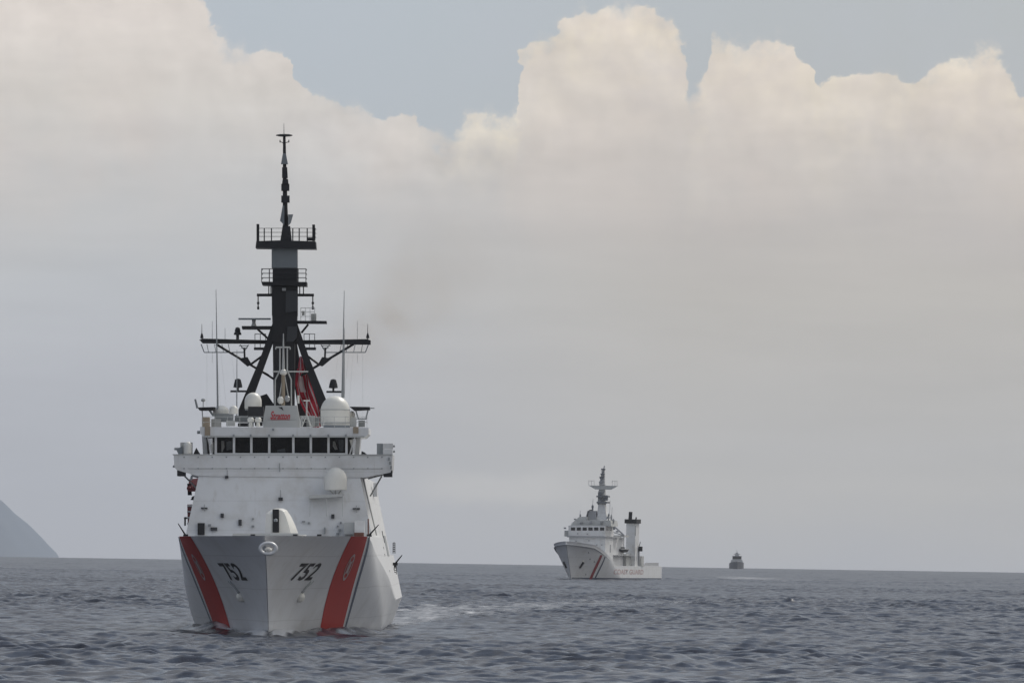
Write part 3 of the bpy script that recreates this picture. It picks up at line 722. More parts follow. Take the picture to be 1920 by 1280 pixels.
    part('radome_band', MB().lathe(L(628.5, 793, 4.0), [(27.2*PXM(4), -.05), (28.2*PXM(4), 0), (27.2*PXM(4), .05)], 40), M['lightgrey'], rd)
    rd = part('radome', pdome(MB(), 474.5, 735.5, 32, 31, 5.0, .45), M['dome']); part('radome_ring', MB().lathe(L(474.5, 769, 5), [(.62, 0), (.62, .10)], 28), M['grey'], rd)
    for x in (466, 474.5, 484): part('radome_leg', ptube(MB(), (x, 768), (x, 800), 5, 2.2), M['lightgrey'], rd)
    part('radome_leg', pbox(MB(), 478, 786, 492, 798, 4.6, 1), M['black2'], rd)
    part('radome', pdome(MB(), 438, 760, 16.5, 16, 3.5, .5), M['dome']); part('radome', pdome(MB(), 414, 760, 30, 20, 6.5, .5), M['dome']); part('radome', pdome(MB(), 659, 770, 14, 14, 6.0, .4), M['dome'])
    for x0, y0, x1, y1, m in ((402, 775, 437, 790, 'grey'), (396, 785, 414, 800, 'lightgrey'), (440, 779, 468, 790, 'grey'), (424, 788, 440, 798, 'lightgrey'), (446, 793, 470, 799, 'black2'), (563, 779, 590, 800, 'lightgrey'), (568, 786, 574, 799, 'black2'), (584, 782, 598, 799, 'grey'), (656, 783, 668, 800, 'lightgrey'), (672, 788, 684, 800, 'grey'), (465, 762, 494, 792, 'black2')):
        part('deck_equipment', pbox(MB(), x0, y0, x1, y1, 6.0+random.uniform(-2, 2), 1.2), M[m], roof)
    for x in (470, 484): part('pelorus', MB().lathe(L(x, 800, 1.5), [(.16, 0), (.12, .35), (.24, .42), (.26, .62), (.16, .75)], 12), M['dome'], roof)
    g = part('compass_stand', ptube(MB(), (575, 752), (575, 778), 1.0, 3), M['lightgrey'], roof); part('compass_arm', pbox(MB(), 569, 749.5, 581, 752, 1.0, .3), M['dome'], g)
    part('compass_leg', ptube(MB(), (575, 777), (566, 800), 1.0, 2.5), M['lightgrey'], g); part('compass_leg', ptube(MB(), (575, 777), (583, 800), 1.0, 3), M['lightgrey'], g)
    part('horn', ptube(MB(), (559.5, 741), (559.5, 756), 1.5, 4), M['dome'], roof)
    # black corner platforms
    g = part('side_platform', pquad(MB(), [(370, 763.5), (402, 762.5), (399, 769), (374, 769)], 4, 2.4), M['black'])
    part('platform_arm', ptube(MB(), (370, 765), (366, 748), 5, 4, w2=3.6), M['grey'], g); part('platform_brace', ptube(MB(), (393, 769), (400, 779), 4.5, 4), M['mastgrey'], g); part('platform_brace', ptube(MB(), (379, 769), (381, 800), 4.5, 2), M['lightgrey'], g)
    part('platform_lamp', MB().lathe(L(381, 753, 4.6), [(.02, 0), (.16, .06), (.18, .16), (.1, .26)], 12), M['lightgrey'], g); part('lamp_post', ptube(MB(), (381, 753), (381, 763), 4.6, 1.6), M['lightgrey'], g)
    g = part('side_platform', pquad(MB(), [(655, 762), (693, 762.5), (693.5, 768), (664, 769.5)], 4, 2.4), M['black'])
    part('platform_arm', ptube(MB(), (693, 765), (702, 765), 5, 2), M['grey'], g)
    part('platform_brace', MB().path([L(667, 769, 4.2), L(672, 785, 4.2), L(686, 785, 4.2), L(690, 769, 4.2)], .06), M['grey'], g); part('platform_brace', ptube(MB(), (652, 785.5), (688, 785.5), 4.2, 1.2), M['grey'], g)
    # cone lamps on short black arms
    for x0, x1, xc, yb in ((432, 462, 446, 733), (612, 641, 625, 734)):
        g = part('lamp_arm', pbox(MB(), x0, yb-1.5, x1, yb+2, 12.5, .4), M['black'])
        c = L(xc, yb-1, 12.6); k = PXM(12)
        part('cone_antenna', MB().lathe(c, [(2*k, 0), (2*k, 5*k), (8.5*k, 6*k), (7.6*k, 12*k), (5.2*k, 21*k), (1.5*k, 22.5*k)], 14), M['black2'], g)

    # ---- 57 mm gun on the foredeck
    YG = -20.0; gc = L(527, 1000, YG)
    mb = MB(); k = PXM(YG)
    prof = [(497, 999), (499, 962), (509, 955), (517, 952.5), (530, 952.5), (538, 956), (546, 968), (554, 985), (559, 999)]
    fr = [L(x, y, YG-.9) for x, y in prof]; mid = [L(527+(x-527)*1.0, y, YG+1.6) for x, y in prof]; bk = [L(527+(x-527)*.8, 999-(999-y)*.75, YG+3.6) for x, y in prof]
    fr2 = [L(522+(x-522)*.62, 999-(999-y)*.93, YG-1.6) for x, y in prof]
    mb.grid([fr2, fr, mid, bk], smooth=False); mb.add(fr2, [tuple(range(len(fr2)))]); mb.add(bk, [tuple(range(len(bk)))])
    gun = part('gun_turret', mb, M['dome'], label='white faceted gun turret on the foredeck')
    part('gun_slot', pbox(MB(), 511, 954.2, 523.2, 997.5, YG-1.75, 2.2), M['black'], gun)
    part('gun_barrel', MB().tube(L(517, 974.5, YG-5.2), L(517, 974.5, YG-1.2), .085, .13, 14), M['mastgrey'], gun)
    part('gun_base', MB().lathe((gc.x, YG+1, DECK), [(1.9, 0), (1.9, .14)], 32), M['lightgrey'], gun)
    part('muzzle', MB().lathe(L(517, 975, YG-1.85), [(.15, -.1), (.15, .1)], 12), M['grey'], gun)
    # foredeck coaming and bollards
    cm = part('breakwater', pquad(MB(), [(436, 1004.5), (436, 999.5), (560, 999), (560, 1004.5)], -24, .3), M['lightgrey'])
    for x in (474, 553.5, 598.5): part('bollard', pbox(MB(), x-4.2, 1001, x+4.2, 1005, -27, .5), M['black2'], cm)
    part('rail_cap', pbox(MB(), 436, 1002.5, 656, 1004.8, -19.8, .2), M['dome'], cm) if False else None
    # machine guns at the deck corners
    for (bx, by), (tx, ty), Y in (((348, 1003), (334, 981), -8), ((692, 1003), (710, 983), -8), ((741, 1056), (754, 1040), 62)):
        g = part('machine_gun', ptube(MB(), (bx, by), (tx, ty), Y, 3.4, w2=1.6), M['black'])
        part('gun_mount', pbox(MB(), bx-4.5, by-2, bx+4.5, by+3.5, Y-.1, .4), M['black'], g); part('gun_post', ptube(MB(), (bx, by), (bx, by+7), Y, 3), M['black2'], g)
    part('post', ptube(MB(), (690.5, 1003), (690.5, 972), -7, 2.6), M['rust'], sup)
    # ---- port side details far aft: flush grey and black plates, boat davit, rails
    z0, z1 = L(722, 1045, 40).z, L(722, 1010, 40).z
    for Ya_, Yb_, za_, zb_, mt in ((41, 50, 5.9, 7.6, 'grey'), (38, 40.5, 7.0, 8.0, 'black2'), (30, 31.2, 6.0, 6.8, 'grey')):
        x = side_hb(Ya_, za_); x2 = side_hb(Ya_, zb_)
        mb = MB(); mb.hexa([(x-.3, Ya_, za_), (x+.03, Ya_, za_), (x+.03, Yb_, za_), (x-.3, Yb_, za_), (x2-.3, Ya_, zb_), (x2+.03, Ya_, zb_), (x2+.03, Yb_, zb_), (x2-.3, Yb_, zb_)])
        part('side_dark_plate', mb, M[mt], sup)
    part('side_locker', pbox(MB(), 700, 905, 707, 930, 30, 3), M['white'], sup)
    part('side_ladder', prail(MB(), 737, 740.5, 1017, 1037, 58, 2, 5, 1.6), M['black2'], sup)
    part('side_ladder', prail(MB(), 739, 743, 1060, 1076, 66, 2, 4, 1.4), M['black2'], sup)

    # ================= mast
    YM = 15.0
    mb = MB()
    def frus(mb, x0b, x1b, yb, x0t, x1t, yt, Y, db, dt):
        a, b = L(x0b, yb, Y), L(x1b, yb, Y); c, d = L(x0t, yt, Y), L(x1t, yt, Y)
        return mb.hexa([(a.x, Y-db, a.z), (b.x, Y-db, a.z), (b.x, Y+db, a.z), (a.x, Y+db, a.z), (c.x, Y-dt, c.z), (d.x, Y-dt, c.z), (d.x, Y+dt, c.z), (c.x, Y+dt, c.z)])
    frus(mb, 512, 556, 642, 511, 557.5, 592, YM, 1.1, 1.1); frus(mb, 510.5, 558, 592, 510, 558, 536, YM, 1.15, 1.15); frus(mb, 514, 552, 790, 512, 553, 642, YM, .9, 1.0)
    mast = part('mast', mb, M['black'], label='tall black lattice mast')
    part('mast_panel', pquad(MB(), [(536, 545), (558, 545), (558, 583), (535.5, 586)], YM-1.3, .12), M['darkgrey'], mast)
    part('mast_panel', pquad(MB(), [(539, 612), (557, 612), (557, 632), (549, 641), (537, 640)], YM-1.25, .12), M['darkgrey'], mast)
    part('mast_lamp', pbox(MB(), 529, 540, 536, 545, YM-1.35, .3), M['steel'], mast)
    legs = [[(513, 600), (512, 640), (466, 768), (447, 768), (489, 668), (503, 628)], [(555, 600), (556, 640), (599, 768), (619, 768), (580, 672), (566, 632)]]
    for q in legs: part('mast_leg', pquad(MB(), q, YM-.9, 1.3), M['black'], mast)
    part('mast_leg', pquad(MB(), [(488, 742), (500, 738), (515, 760), (514, 790), (492, 790)], YM+2.5, 1.0), M['black2'], mast)
    part('mast_leg', pquad(MB(), [(540, 640), (556, 640), (580, 790), (562, 790)], YM+6.2, 1.0), M['black'], mast)
    part('mast_foot', pbox(MB(), 447, 767, 466, 792, YM-.9, 1.4), M['black2'], mast); part('mast_foot', pbox(MB(), 600, 767, 618, 792, YM-.9, 1.4), M['black2'], mast)
    part('mast_brace', ptube(MB(), (489, 695), (516, 712), YM, 4), M['black'], mast); part('mast_brace', ptube(MB(), (516, 712), (560, 688), YM+.5, 2.5), M['black'], mast)
    
    # pale radar cabinet and platforms
    part('sensor_cabinet', frus(MB(), 510, 558, 503, 510, 557.5, 456, YM, 1.1, 1.1), M['mastgrey'], mast, 'grey box near the mast top')
    part('platform', pquad(MB(), [(479, 464.5), (480.5, 452), (528, 450.5), (591.5, 452.5), (592.5, 466)], YM-1.7, 3.4), M['black2'], mast)
    part('platform', pquad(MB(), [(491.5, 534), (490, 528), (575, 528.5), (575, 536)], YM-1.6, 3.2), M['black'], mast)
    part('mast_neck', pbox(MB(), 512, 503, 557, 530, YM-1.0, 2.0), M['black2'], mast)
    mb = MB()
    for x in (495.5, 509, 549, 561, 576): ptube(mb, (x, 428), (x, 452), YM-1.6, 2.2)
    prail(mb, 482, 591, 428, 451, YM-1.6, 2, 3, 1.0, 3.2); part('platform_railing', mb, M['black2'], mast)
    for x, y in ((483.5, 420), (588, 421)): part('platform_post', pbox(MB(), x-2.6, y, x+2.6, 452, YM-1.7, .25), M['black'], mast)
    part('platform_lamp', pbox(MB(), 577, 445, 586, 451, YM-1.4, .5), M['black2'], mast)
    mb = MB(); prail(mb, 490.5, 573.5, 504, 529, YM-1.55, 2, 3, 1.5, 3.1)
    for x in (505, 512, 559): ptube(mb, (x, 504), (x, 529), YM-1.55, 1.8)
    part('platform_railing', mb, M['black2'], mast)
    # signal arms with hanging gear
    g = part('signal_arm', pbox(MB(), 481.5, 550.5, 588.5, 555.5, YM-.2, .4), M['black'], mast)
    mb = MB()
    for x in (484, 586.5): ptube(mb, (x, 555), (x, 579), YM, 2.2); pbox(mb, x-2.2, 566, x+2.2, 570, YM-.15, .3); pbox(mb, x-2, 575, x+2, 580, YM-.15, .3)
    part('hanging_lamp', mb, M['black2'], mast)
    mb = MB()
    for x in (504, 508, 562, 569): ptube(mb, (x, 536), (x, 551), YM, 2)
    part('arm_post', mb, M['black2'], mast)
    # right small platform, left radar platform
    part('platform', pquad(MB(), [(552, 606), (552, 601), (612, 601.5), (612.5, 606.5)], YM-.9, 1.8), M['black'], mast); part('platform_brace', ptube(MB(), (578, 608), (565, 624), YM, 4), M['black'], mast)
    mb = MB(); prail(mb, 564, 590, 577, 601, YM-.7, 4, 3, 1.0, 1.4); pbox(mb, 583, 588, 593, 601, YM-.3, .8); pbox(mb, 566, 583, 571, 591, YM-.3, .5); part('platform_gear', mb, M['lightgrey'], mast)
    part('platform', pquad(MB(), [(453, 611), (513, 611), (513, 617), (454, 617)], YM-.9, 1.8), M['black'], mast); part('platform_brace', ptube(MB(), (483, 617), (504, 636), YM, 4), M['black'], mast)
    g = part('radar_antenna', pbox(MB(), 447, 596.2, 507.5, 599.2, YM-.5, .5), M['mastgrey'], mast); 
    part('radar_pedestal', MB().lathe(L(476, 611, YM), [(.22, 0), (.14, .25), (.16, .5), (.1, .6)], 12), M['lightgrey'], mast)
    # main yard and its trusses
    yd = part('yard', pquad(MB(), [(373.5, 637), (380, 634.5), (520, 638), (545, 638), (688, 635.5), (695, 638), (695, 646), (380, 643.5)], YM-.25, .5), M['black'], mast)
    for sg in (-1, 1):
        X = lambda d: 534+sg*d
        for a, b, w in (((129, 645), (62, 685), 4.6), ((62, 685), (30, 704), 4.6), ((64, 683), (38, 664), 4.2), ((76, 652), (75, 676), 3.6)):
            part('yard_brace', ptube(MB(), (X(a[0]), a[1]), (X(b[0]), b[1]), YM, w), M['black'], mast)
        mb = MB()
        pts = [L(X(157), 645, YM), L(X(151), 660.5, YM), L(X(76), 660.5, YM)]; mb.path(pts, .04)
        for d in (146, 132, 118, 106): ptube(mb, (X(d), 645), (X(d-3), 660), YM, 1.2)
        for d in (84, 68): ptube(mb, (X(d), 646), (X(76 if d == 84 else 74), 656), YM, 1.8)
        ptube(mb, (X(86), 648), (X(68), 648), YM, 1.4); ptube(mb, (X(82), 652), (X(70), 652), YM, 1.4)
        part('yard_truss', mb, M['mastgrey'], mast)
        part('brace_knee', pquad(MB(), [(X(88), 672), (X(70), 669), (X(62), 683), (X(70), 687)], YM-.15, .3), M['black'], mast)
        mb = MB(); prail(mb, X(56), X(36), 626, 655, YM-.5, 3, 2, 1.3, 1.0); pbox(mb, min(X(58), X(34)), 651, max(X(58), X(34)), 655.5, YM-.7, 1.4); part('yard_basket', mb, M['black2'], mast)
        for d, y0, w in ((155.5, 607, 2.0), (136, 602, 1.0), (112, 615, 1.0)):
            part('aerial', ptube(MB(), (X(d), 637), (X(d), y0), YM, w, w2=.7, n=5), M['black2'] if d > 150 else M['grey'], mast)
        part('aerial_base', MB().lathe(L(X(155.5), 634, YM), [(.14, 0), (.10, .25), (.05, .4)], 8), M['black'], mast)
        mb = MB()
        for d, y1, w in ((136, 680, .9), (128, 790, .3), (100, 755, .3), (146, 790, .35), (120, 760, .35)): ptube(mb, (X(d), 660), (X(d-(10 if y1 > 700 and d < 130 else 0)), y1), YM, w, n=4)
        part('halyard', mb, M['lightgrey'], mast)
    g = MB().lathe(L(445.5, 636, YM), [(.12, 0), (.12, .34), (.32, .36), (.27, .55), (.2, .6), (.24, .66), (.17, .92), (.06, .98)], 14); part('cone_antenna', g, M['black2'], mast)
    # topmast
    mb = MB(); ptube(mb, (536, 452), (534.5, 380), YM, 11, w2=9); ptube(mb, (534.5, 380), (533, 256), YM, 9, w2=5); tm = part('topmast', mb, M['black'], mast)
    mb = MB(); frus(mb, 526, 547, 451, 530, 544, 424, YM, .5, .3); part('topmast_foot', mb, M['black2'], mast)
    def boxes(name, lst, mat):
        for x0b, x1b, yb, x0t, x1t, yt in lst: part(name, frus(MB(), x0b, x1b, yb, x0t, x1t, yt, YM, .32, .25), M[mat], mast)
    boxes('topmast_sensor', [(527, 540, 308, 530.5, 536, 288)], 'mastgrey')
    boxes('topmast_collar', [(527.5, 542.5, 358, 527.5, 542.5, 345), (527.5, 543, 380, 527.5, 543, 367), (529, 539.5, 334, 529, 538.5, 314), (529, 541, 345, 530, 540, 336)], 'black2')
    part('topmast_vane', pquad(MB(), [(530, 385), (533, 386), (533, 422), (525, 414)], YM-.5, .5), M['mastgrey'], mast); part('topmast_vane', pquad(MB(), [(540, 402), (549.5, 402), (545, 418), (540, 423)], YM-.3, .5), M['grey'], mast)
    c = L(533, 255.5, YM); part('top_disc', MB().lathe(c, [(.12, -.05), (.45, -.02), (.66, .03), (.66, .10), (.4, .16), (.1, .18)], 24), M['black'], mast)
    mb = MB(); ptube(mb, (526, 266), (533, 269), YM, 1.4, n=5); ptube(mb, (541, 266), (533, 269), YM, 1.4, n=5); ptube(mb, (525, 262.5), (525, 267.5), YM, 2, n=5); ptube(mb, (541.5, 262.5), (541.5, 267.5), YM, 2, n=5); part('wind_sensor', mb, M['black2'], mast)
    part('top_aerial', ptube(MB(), (532.5, 253), (532.3, 231), YM, 1.5, w2=.7, n=5), M['mastgrey'], mast)
    # whip aerials from the roof
    for (x0, y0), (x1, y1), Y in (((408.5, 782), (405, 543), 6), ((641.5, 760), (645.5, 545), 8), ((444, 780), (444.3, 656), 9), ((645, 745), (646, 630), 8)):
        part('whip_aerial', ptube(MB(), (x0, y0), (x1, y1), Y, 4.2 if y0-y1 > 200 else 2.4, w2=1.0, n=6), M['grey'])
    # pale sensor frame in front of the mast
    YF = 9.0; mb = MB()
    for a, b, w in (((524.8, 652), (524.8, 694), 2.6), ((538.6, 652), (538.6, 694), 2.6), ((517, 651), (544, 651), 2.8), ((517, 651), (517, 655), 2.5), ((544, 651), (544, 655), 2.5), ((511, 696.5), (578, 696.5), 2.6),
                    ((524.8, 694), (516, 712), 2.6), ((516, 712), (515.5, 760), 2.6), ((538.6, 694), (546, 712), 2.6), ((546, 712), (546.3, 760), 2.6), ((531, 700), (524, 745), 2), ((533, 700), (541, 745), 2)): ptube(mb, a, b, YF, w)
    fm = part('sensor_frame', mb, M['lightgrey'])
    part('frame_spike', ptube(MB(), (531.3, 700), (531.3, 625), YF, 6.0, w2=1.6), M['lightgrey'], fm); part('frame_joint', MB().lathe(L(531.5, 700, YF), [(.05, -.2), (.3, 0), (.22, .25), (.08, .35)], 12), M['dome'], fm)
    part('frame_column', ptube(MB(), (531, 760), (531, 700), YF, 7), M['tan'], fm)
    part('frame_sensor', MB().lathe(L(526, 757, YF-.3), [(.1, 0), (.24, .15), (.26, .4), (.12, .6)], 12), M['dome'], fm); part('frame_sensor', MB().lathe(L(538.5, 753, YF-.3), [(.08, 0), (.22, .12), (.22, .36), (.1, .5)], 12), M['steel'], fm)
    return root

def build_flag():
    """national ensign drooping behind the mast's port leg"""
    Y = 17.8; rows = []
    spine = [(568, 668, 6), (571, 688, 11), (574, 706, 19), (577, 724, 25), (582, 742, 25), (588, 760, 21), (594, 778, 16), (600, 800, 12)]
    nv, nu = 44, 26
    for i in range(nv+1):
        t = i/nv*(len(spine)-1); k = min(int(t), len(spine)-2); f = t-k
        cx, cy, hw = [spine[k][q]*(1-f)+spine[k+1][q]*f for q in range(3)]
        row = []
        for j in range(nu+1):
            u = j/nu*2-1
            dep = .35*math.sin(u*5.2+i*.16)+.16*math.sin(u*11-i*.22+1); yy = cy+5*u*math.sin(i*.12)
            row.append(SHIP_M @ L(cx+hw*(u+.06*math.sin(u*9+i*.2)), yy, Y+dep))
        rows.append(row)
    mb = MB()
    vs = [p for r in rows for p in r]; fs = []; mi = []
    for i in range(nv):
        for j in range(nu):
            m = nu+1; fs.append((i*m+j, i*m+j+1, (i+1)*m+j+1, (i+1)*m+j)); mi.append(1 if (j % 4 == 3 or (13 <= i <= 22 and 5 <= j <= 8) or (i > 30 and j in (15, 16))) else 0)
    for f, q in zip(fs, mi): mb.f.append(f); mb.sm.append(True); mb.mi.append(q)
    mb.v = [tuple(p) for p in vs]
    red = paint('flag_red', (.46, .020, .045), .8, .2, streak=False); wh = paint('flag_white', (.62, .57, .58), .8, .3, streak=False)
    o = mb.build('flag', [red, wh])
    tag(o, 'red and white striped national flag hanging slack behind the black mast', 'flag')
    return o
def build_boat():
    """small red rescue boat slung outboard of the cutter's far side, seen end-on"""
    t = empty('rescue_boat', SHIP_M @ L(361, 925, 18)); tag(t, 'dark red rescue boat slung at the left side of the large cutter', 'boat')
    O = t.location.copy()
    def W(px, py, Y): return (SHIP_M @ L(px, py, Y))-O
    mb = MB()
    for x, y in ((355.5, 915), (367, 914)):
        mb.tube(W(x, y, 18), W(x, y, 24), 5.5*PXM(18), 5.5*PXM(18), 14); mb.lathe(W(x, y, 18)-Vector((0, 0, 0)), [(.05, -.14), (.15, -.06), (.15, .06), (.05, .14)], 10)
    mb.build('tube_collar', M['boatred'], t)
    MB().hexa([W(353, 921, 18), W(370, 921, 18), W(370, 921, 24), W(353, 921, 24), W(354, 898, 19), W(372, 896, 19), W(372, 896, 24), W(354, 898, 24)]).build('boat_hull', M['boatred'], t)
    MB().hexa([W(352, 928, 18.5), W(360, 928, 18.5), W(360, 928, 23), W(352, 928, 23), W(351, 906, 18), W(358, 906, 18), W(358, 906, 24), W(351, 906, 24)]).build('boat_bow', M['black2'], t)
    mb = MB(); mb.tube(W(362, 930, 19), W(369, 945, 19), .14); mb.hexa([W(357, 937, 18.5), W(367, 937, 18.5), W(367, 937, 19.5), W(357, 937, 19.5), W(361, 930, 18.5), W(366, 930, 18.5), W(366, 930, 19.5), W(361, 930, 19.5)]); mb.build('outboard_motor', M['black'], t)
    mb = MB(); mb.path([W(372, 894, 18), W(360, 891, 18), W(358, 900, 18)], .10); mb.build('davit_hook', M['grey'], t)
    r = empty('boat_cradle', SHIP_M @ L(360, 975, 16)); tag(r, 'pale red slatted boat cradle standing on the left deck edge of the large cutter', 'cradle'); O2 = r.location.copy()
    V = lambda px, py, Y: (SHIP_M @ L(px, py, Y))-O2
    mb = MB().prism([V(351, 945, 16), V(364.5, 945, 16), V(357.5, 1003, 16), V(352.5, 1003, 16)], (0, 2.2, 0)); p = mb.build('cradle_panel', M['boatred'], r)
    mb = MB()
    for k in range(5):
        y = 948+k*11; mb.tube(V(351, y, 15.9), V(364-k*1.4, y, 15.9), .07)
    mb.build('cradle_slat', M['lightgrey'], r)
    mb = MB(); mb.path([V(345, 971, 16), V(350, 970, 16), V(351, 972, 16)], .08); mb.tube(V(347, 971, 16), V(347, 985, 16), .07); mb.build('cradle_arm', M['black2'], r)

# ================================================================== the second, smaller patrol ship
P2 = on_sea(1071, 1085.5); YAW2 = math.radians(13)
M2 = Matrix.Translation(P2) @ Matrix.Rotation(-YAW2, 4, 'Z'); I2 = M2.inverted()
_o2 = I2 @ CAM
def Q(px, py, Y=None, X=None):
    d = I2.to_3x3() @ ray(px, py); t = (Y-_o2.y)/d.y if Y is not None else (X-_o2.x)/d.x
    return _o2+d*t
U2 = P2.length/FPX
STERN2 = 89.0
def stem2(z): return -.72*max(z, 0)-.2*min(z, 0)
def hb2(Y, z):
    zz = max(z, 0); d = Y-stem2(z)
    if d <= 0: return 0
    f = min(zz/10.6, 1); B = 6.5; Le = 34-20*f; m = 1.5+.9*f; hb = B*(1-(1-min(d/Le, 1))**m)
    if z < 0: hb *= 1+.1*z
    if Y > 50: hb *= 1-.06*((Y-50)/30)**2
    return hb
def sheer2(Y):
    pts = [(-9, 10.3), (-4, 9.9), (3, 9.2), (10, 7.6), (21, 5.0), (22, 3.75), (90, 3.75)]
    for (a, za), (b, zb) in zip(pts, pts[1:]):
        if Y <= b: return za+(zb-za)*(Y-a)/(b-a)
def on_hull2(px, py, sg=1):
    prev = None; a, b, n = -8.0, 82.0, 500
    for i in range(n+1):
        Y = a+(b-a)*i/n; p = Q(px, py, Y=Y); f = hb2(Y, p.z)-sg*p.x
        if prev is not None and prev < 0 <= f: return Y, p.z
        prev = f
    return None
def build_patrol():
    root = empty('patrol_ship', P2, (0, 0, -YAW2))
    tag(root, 'smaller white patrol ship with thin bow stripes and a tall funnel, farther off', 'ship')
    part = lambda n, mb, m, p=root: mb.build(n, M[m], p)
    def fbox(mb, x0, y0, x1, y1, Y, dep):
        a, b = Q(x0, y1, Y=Y), Q(x1, y0, Y=Y); return mb.box(a.x, b.x, Y, Y+dep, a.z, b.z)
    def tube(mb, a, b, Y, w, Y2=None, n=6): return mb.tube(Q(a[0], a[1], Y=Y), Q(b[0], b[1], Y=Y if Y2 is None else Y2), w*U2/2, n=n)
    # hull
    mb = MB(); ns, nz = 70, 12; edges = []; trs = []
    for sg in (1, -1):
        rows = []
        for i in range(ns+1):
            s = (i/ns)**1.6; Yt = stem2(10)*(1-s)+STERN2*s; zt = sheer2(Yt); col = []
            for j in range(nz+1):
                z = -1.2+(zt+1.2)*j/nz; Y = stem2(z)*(1-s)+STERN2*s; col.append((sg*max(hb2(Y, z), .05 if i == 0 else 0), Y, z))
            rows.append(col)
        mb.grid(rows, flip=sg < 0); edges.append([r[-1] for r in rows]); trs.append(rows[-1])
    mb.grid([[(x*.995, y, z-.9 if y < 21 else z) for x, y, z in e] for e in edges], smooth=False); mb.grid(trs, smooth=False)
    hull = part('hull', mb, 'hull')
    def band(x_t, x_b, w_t, w_b, y_t, mat, name, sg):
        (Ya, za), (Yb, zb) = on_hull2(x_t, y_t), on_hull2(x_b, 1084); (Yc, _), (Yd, _) = on_hull2(x_t+w_t, y_t), on_hull2(x_b+w_b, 1084)
        rows = []
        for i in range(13):
            t = i/12; z = za+(zb-za)*t-.25*(i == 12); row = []
            for j in range(5):
                f = j/4; Y = (Ya+(Yb-Ya)*t**.85)*(1-f)+(Yc+(Yd-Yc)*t**.85)*f; row.append((sg*(hb2(Y, z)+.03), Y, z))
            rows.append(row)
        part(name, MB().grid(rows), mat, hull)
    for sg in (1, -1):
        band(1125, 1104.5, 4.2, 5.5, 1040, 'stripe2', 'red_stripe', sg); band(1133, 1113.5, 2.2, 2.8, 1043.5, 'red' if False else 'blue', 'blue_stripe', sg)
    # pale red lettering along the side
    cu = bpy.data.curves.new('hull_lettering', 'FONT'); cu.body = 'COAST GUARD'; cu.offset = .02
    to = bpy.data.objects.new('tmp', cu); COL.objects.link(to); me = bpy.data.meshes.new_from_object(to.evaluated_get(bpy.context.evaluated_depsgraph_get())); bpy.data.objects.remove(to)
    xs = [v.co.x for v in me.vertices]; ys = [v.co.y for v in me.vertices]
    A, B = Q(1152, 1076, X=6.5), Q(1206, 1067, X=6.4)
    for v in me.vertices:
        Y = A.y+(B.y-A.y)*(v.co.x-min(xs))/(max(xs)-min(xs)); z = A.z+(B.z-A.z)*(v.co.y-min(ys))/(max(ys)-min(ys)); v.co = (hb2(Y, z)+.04, Y, z)
    me.materials.append(paint('faded_red_lettering', (.56, .43, .43), .6, .4)); o = bpy.data.objects.new('hull_lettering', me); COL.objects.link(o); o.parent = hull
    # anchor pockets
    for sg in (1, -1):
        Y, z = on_hull2(1092, 1055); x = hb2(Y, z)
        part('anchor_bolster', MB().lathe((sg*(x-.1), Y, z+.3), [(.1, 0), (.5, .15), (.5, .7), (.1, .9)], 12), 'dome', hull)
        part('anchor', MB().tube((sg*(hb2(Y-.4, z-1.2)+.12), Y-.4, z-1.3), (sg*(x+.15), Y, z+.25), .28, .42), 'black', hull)
    for x, y, w in ((1103, 1034, 1.2), (1106, 1046, 1.0), (1114, 1051, .8), (1098, 1075, .4)):
        r = on_hull2(x, y); 
        if r: Y, z = r; xx = hb2(Y, z); part('fairlead', MB().box(xx-.3, xx+.05, Y, Y+w, z-.35, z+.35), 'midgrey', hull)
    part('waterline_band', MB().grid([[(sg*(hb2(Y, z)+.02), Y, z) for z in (-.3, .12, .5)] for sg, Ys in ((1, [stem2(0)+.05+STERN2*(i/60)**1.5*.995 for i in range(61)]),) for Y in Ys]), 'blue', hull)
    # superstructure: front block, bridge deck, bridge
    YF, hw = 19.0, 5.0
    z1, z2, z3, z4 = 4.2, Q(1100, 1005, Y=YF).z, Q(1100, 985, Y=YF).z, Q(1100, 966, Y=YF).z
    sup = part('superstructure', MB().box(-hw, hw, YF, 29, z1, z2), 'white')
    part('superstructure_wing', MB().box(-hw, 4.2, 29, 46, 3.7, z2-.2), 'white', sup)
    a = Q(1061, 1004, Y=YF-.6); b = Q(1134, 1004, Y=YF-.6)
    br = part('bridge', MB().box(a.x+.7, b.x, YF-.7, 29.5, z2+.1, z3), 'white')
    part('bridge_ledge', MB().box(a.x+.4, b.x+.3, YF-.9, 38, z2-.3, z2+.1), 'palegrey', br)
    for k in range(6):
        x = 1070.5+k*10.9; fb = fbox(MB(), x, 988.3, x+7.8, 993.8, YF-.78, .06); part('window', fb, 'darkglass', br)
    zc0, zc1 = Q(1140, 994, X=b.x).z, Q(1140, 988.6, X=b.x).z
    for Y0 in (20.5, 24.5): part('window', MB().box(b.x+.0, b.x+.05, Y0, Y0+2.6, zc0, zc1), 'darkglass', br)
    part('bridge_wing', MB().box(Q(1057.5, 1000, Y=YF).x, a.x+.7, YF+.5, YF+4, z2-.1, z2+1.5), 'lightgrey', br)
    part('wing_post', fbox(MB(), 1057, 988, 1061, 991, YF+1, .4), 'palegrey', br)
    part('side_door', MB().box(hw, hw+.05, 25, 26.2, z2-4.2, z2-2.1), 'palegrey', sup)
    for x, y in ((1088, 1018), (1119, 1021), (1128, 1021), (1080, 1014), (1104, 1013)): part('front_fitting', fbox(MB(), x-1.2, y-1, x+1.2, y+1, YF-.25, .3), 'palegrey', sup)
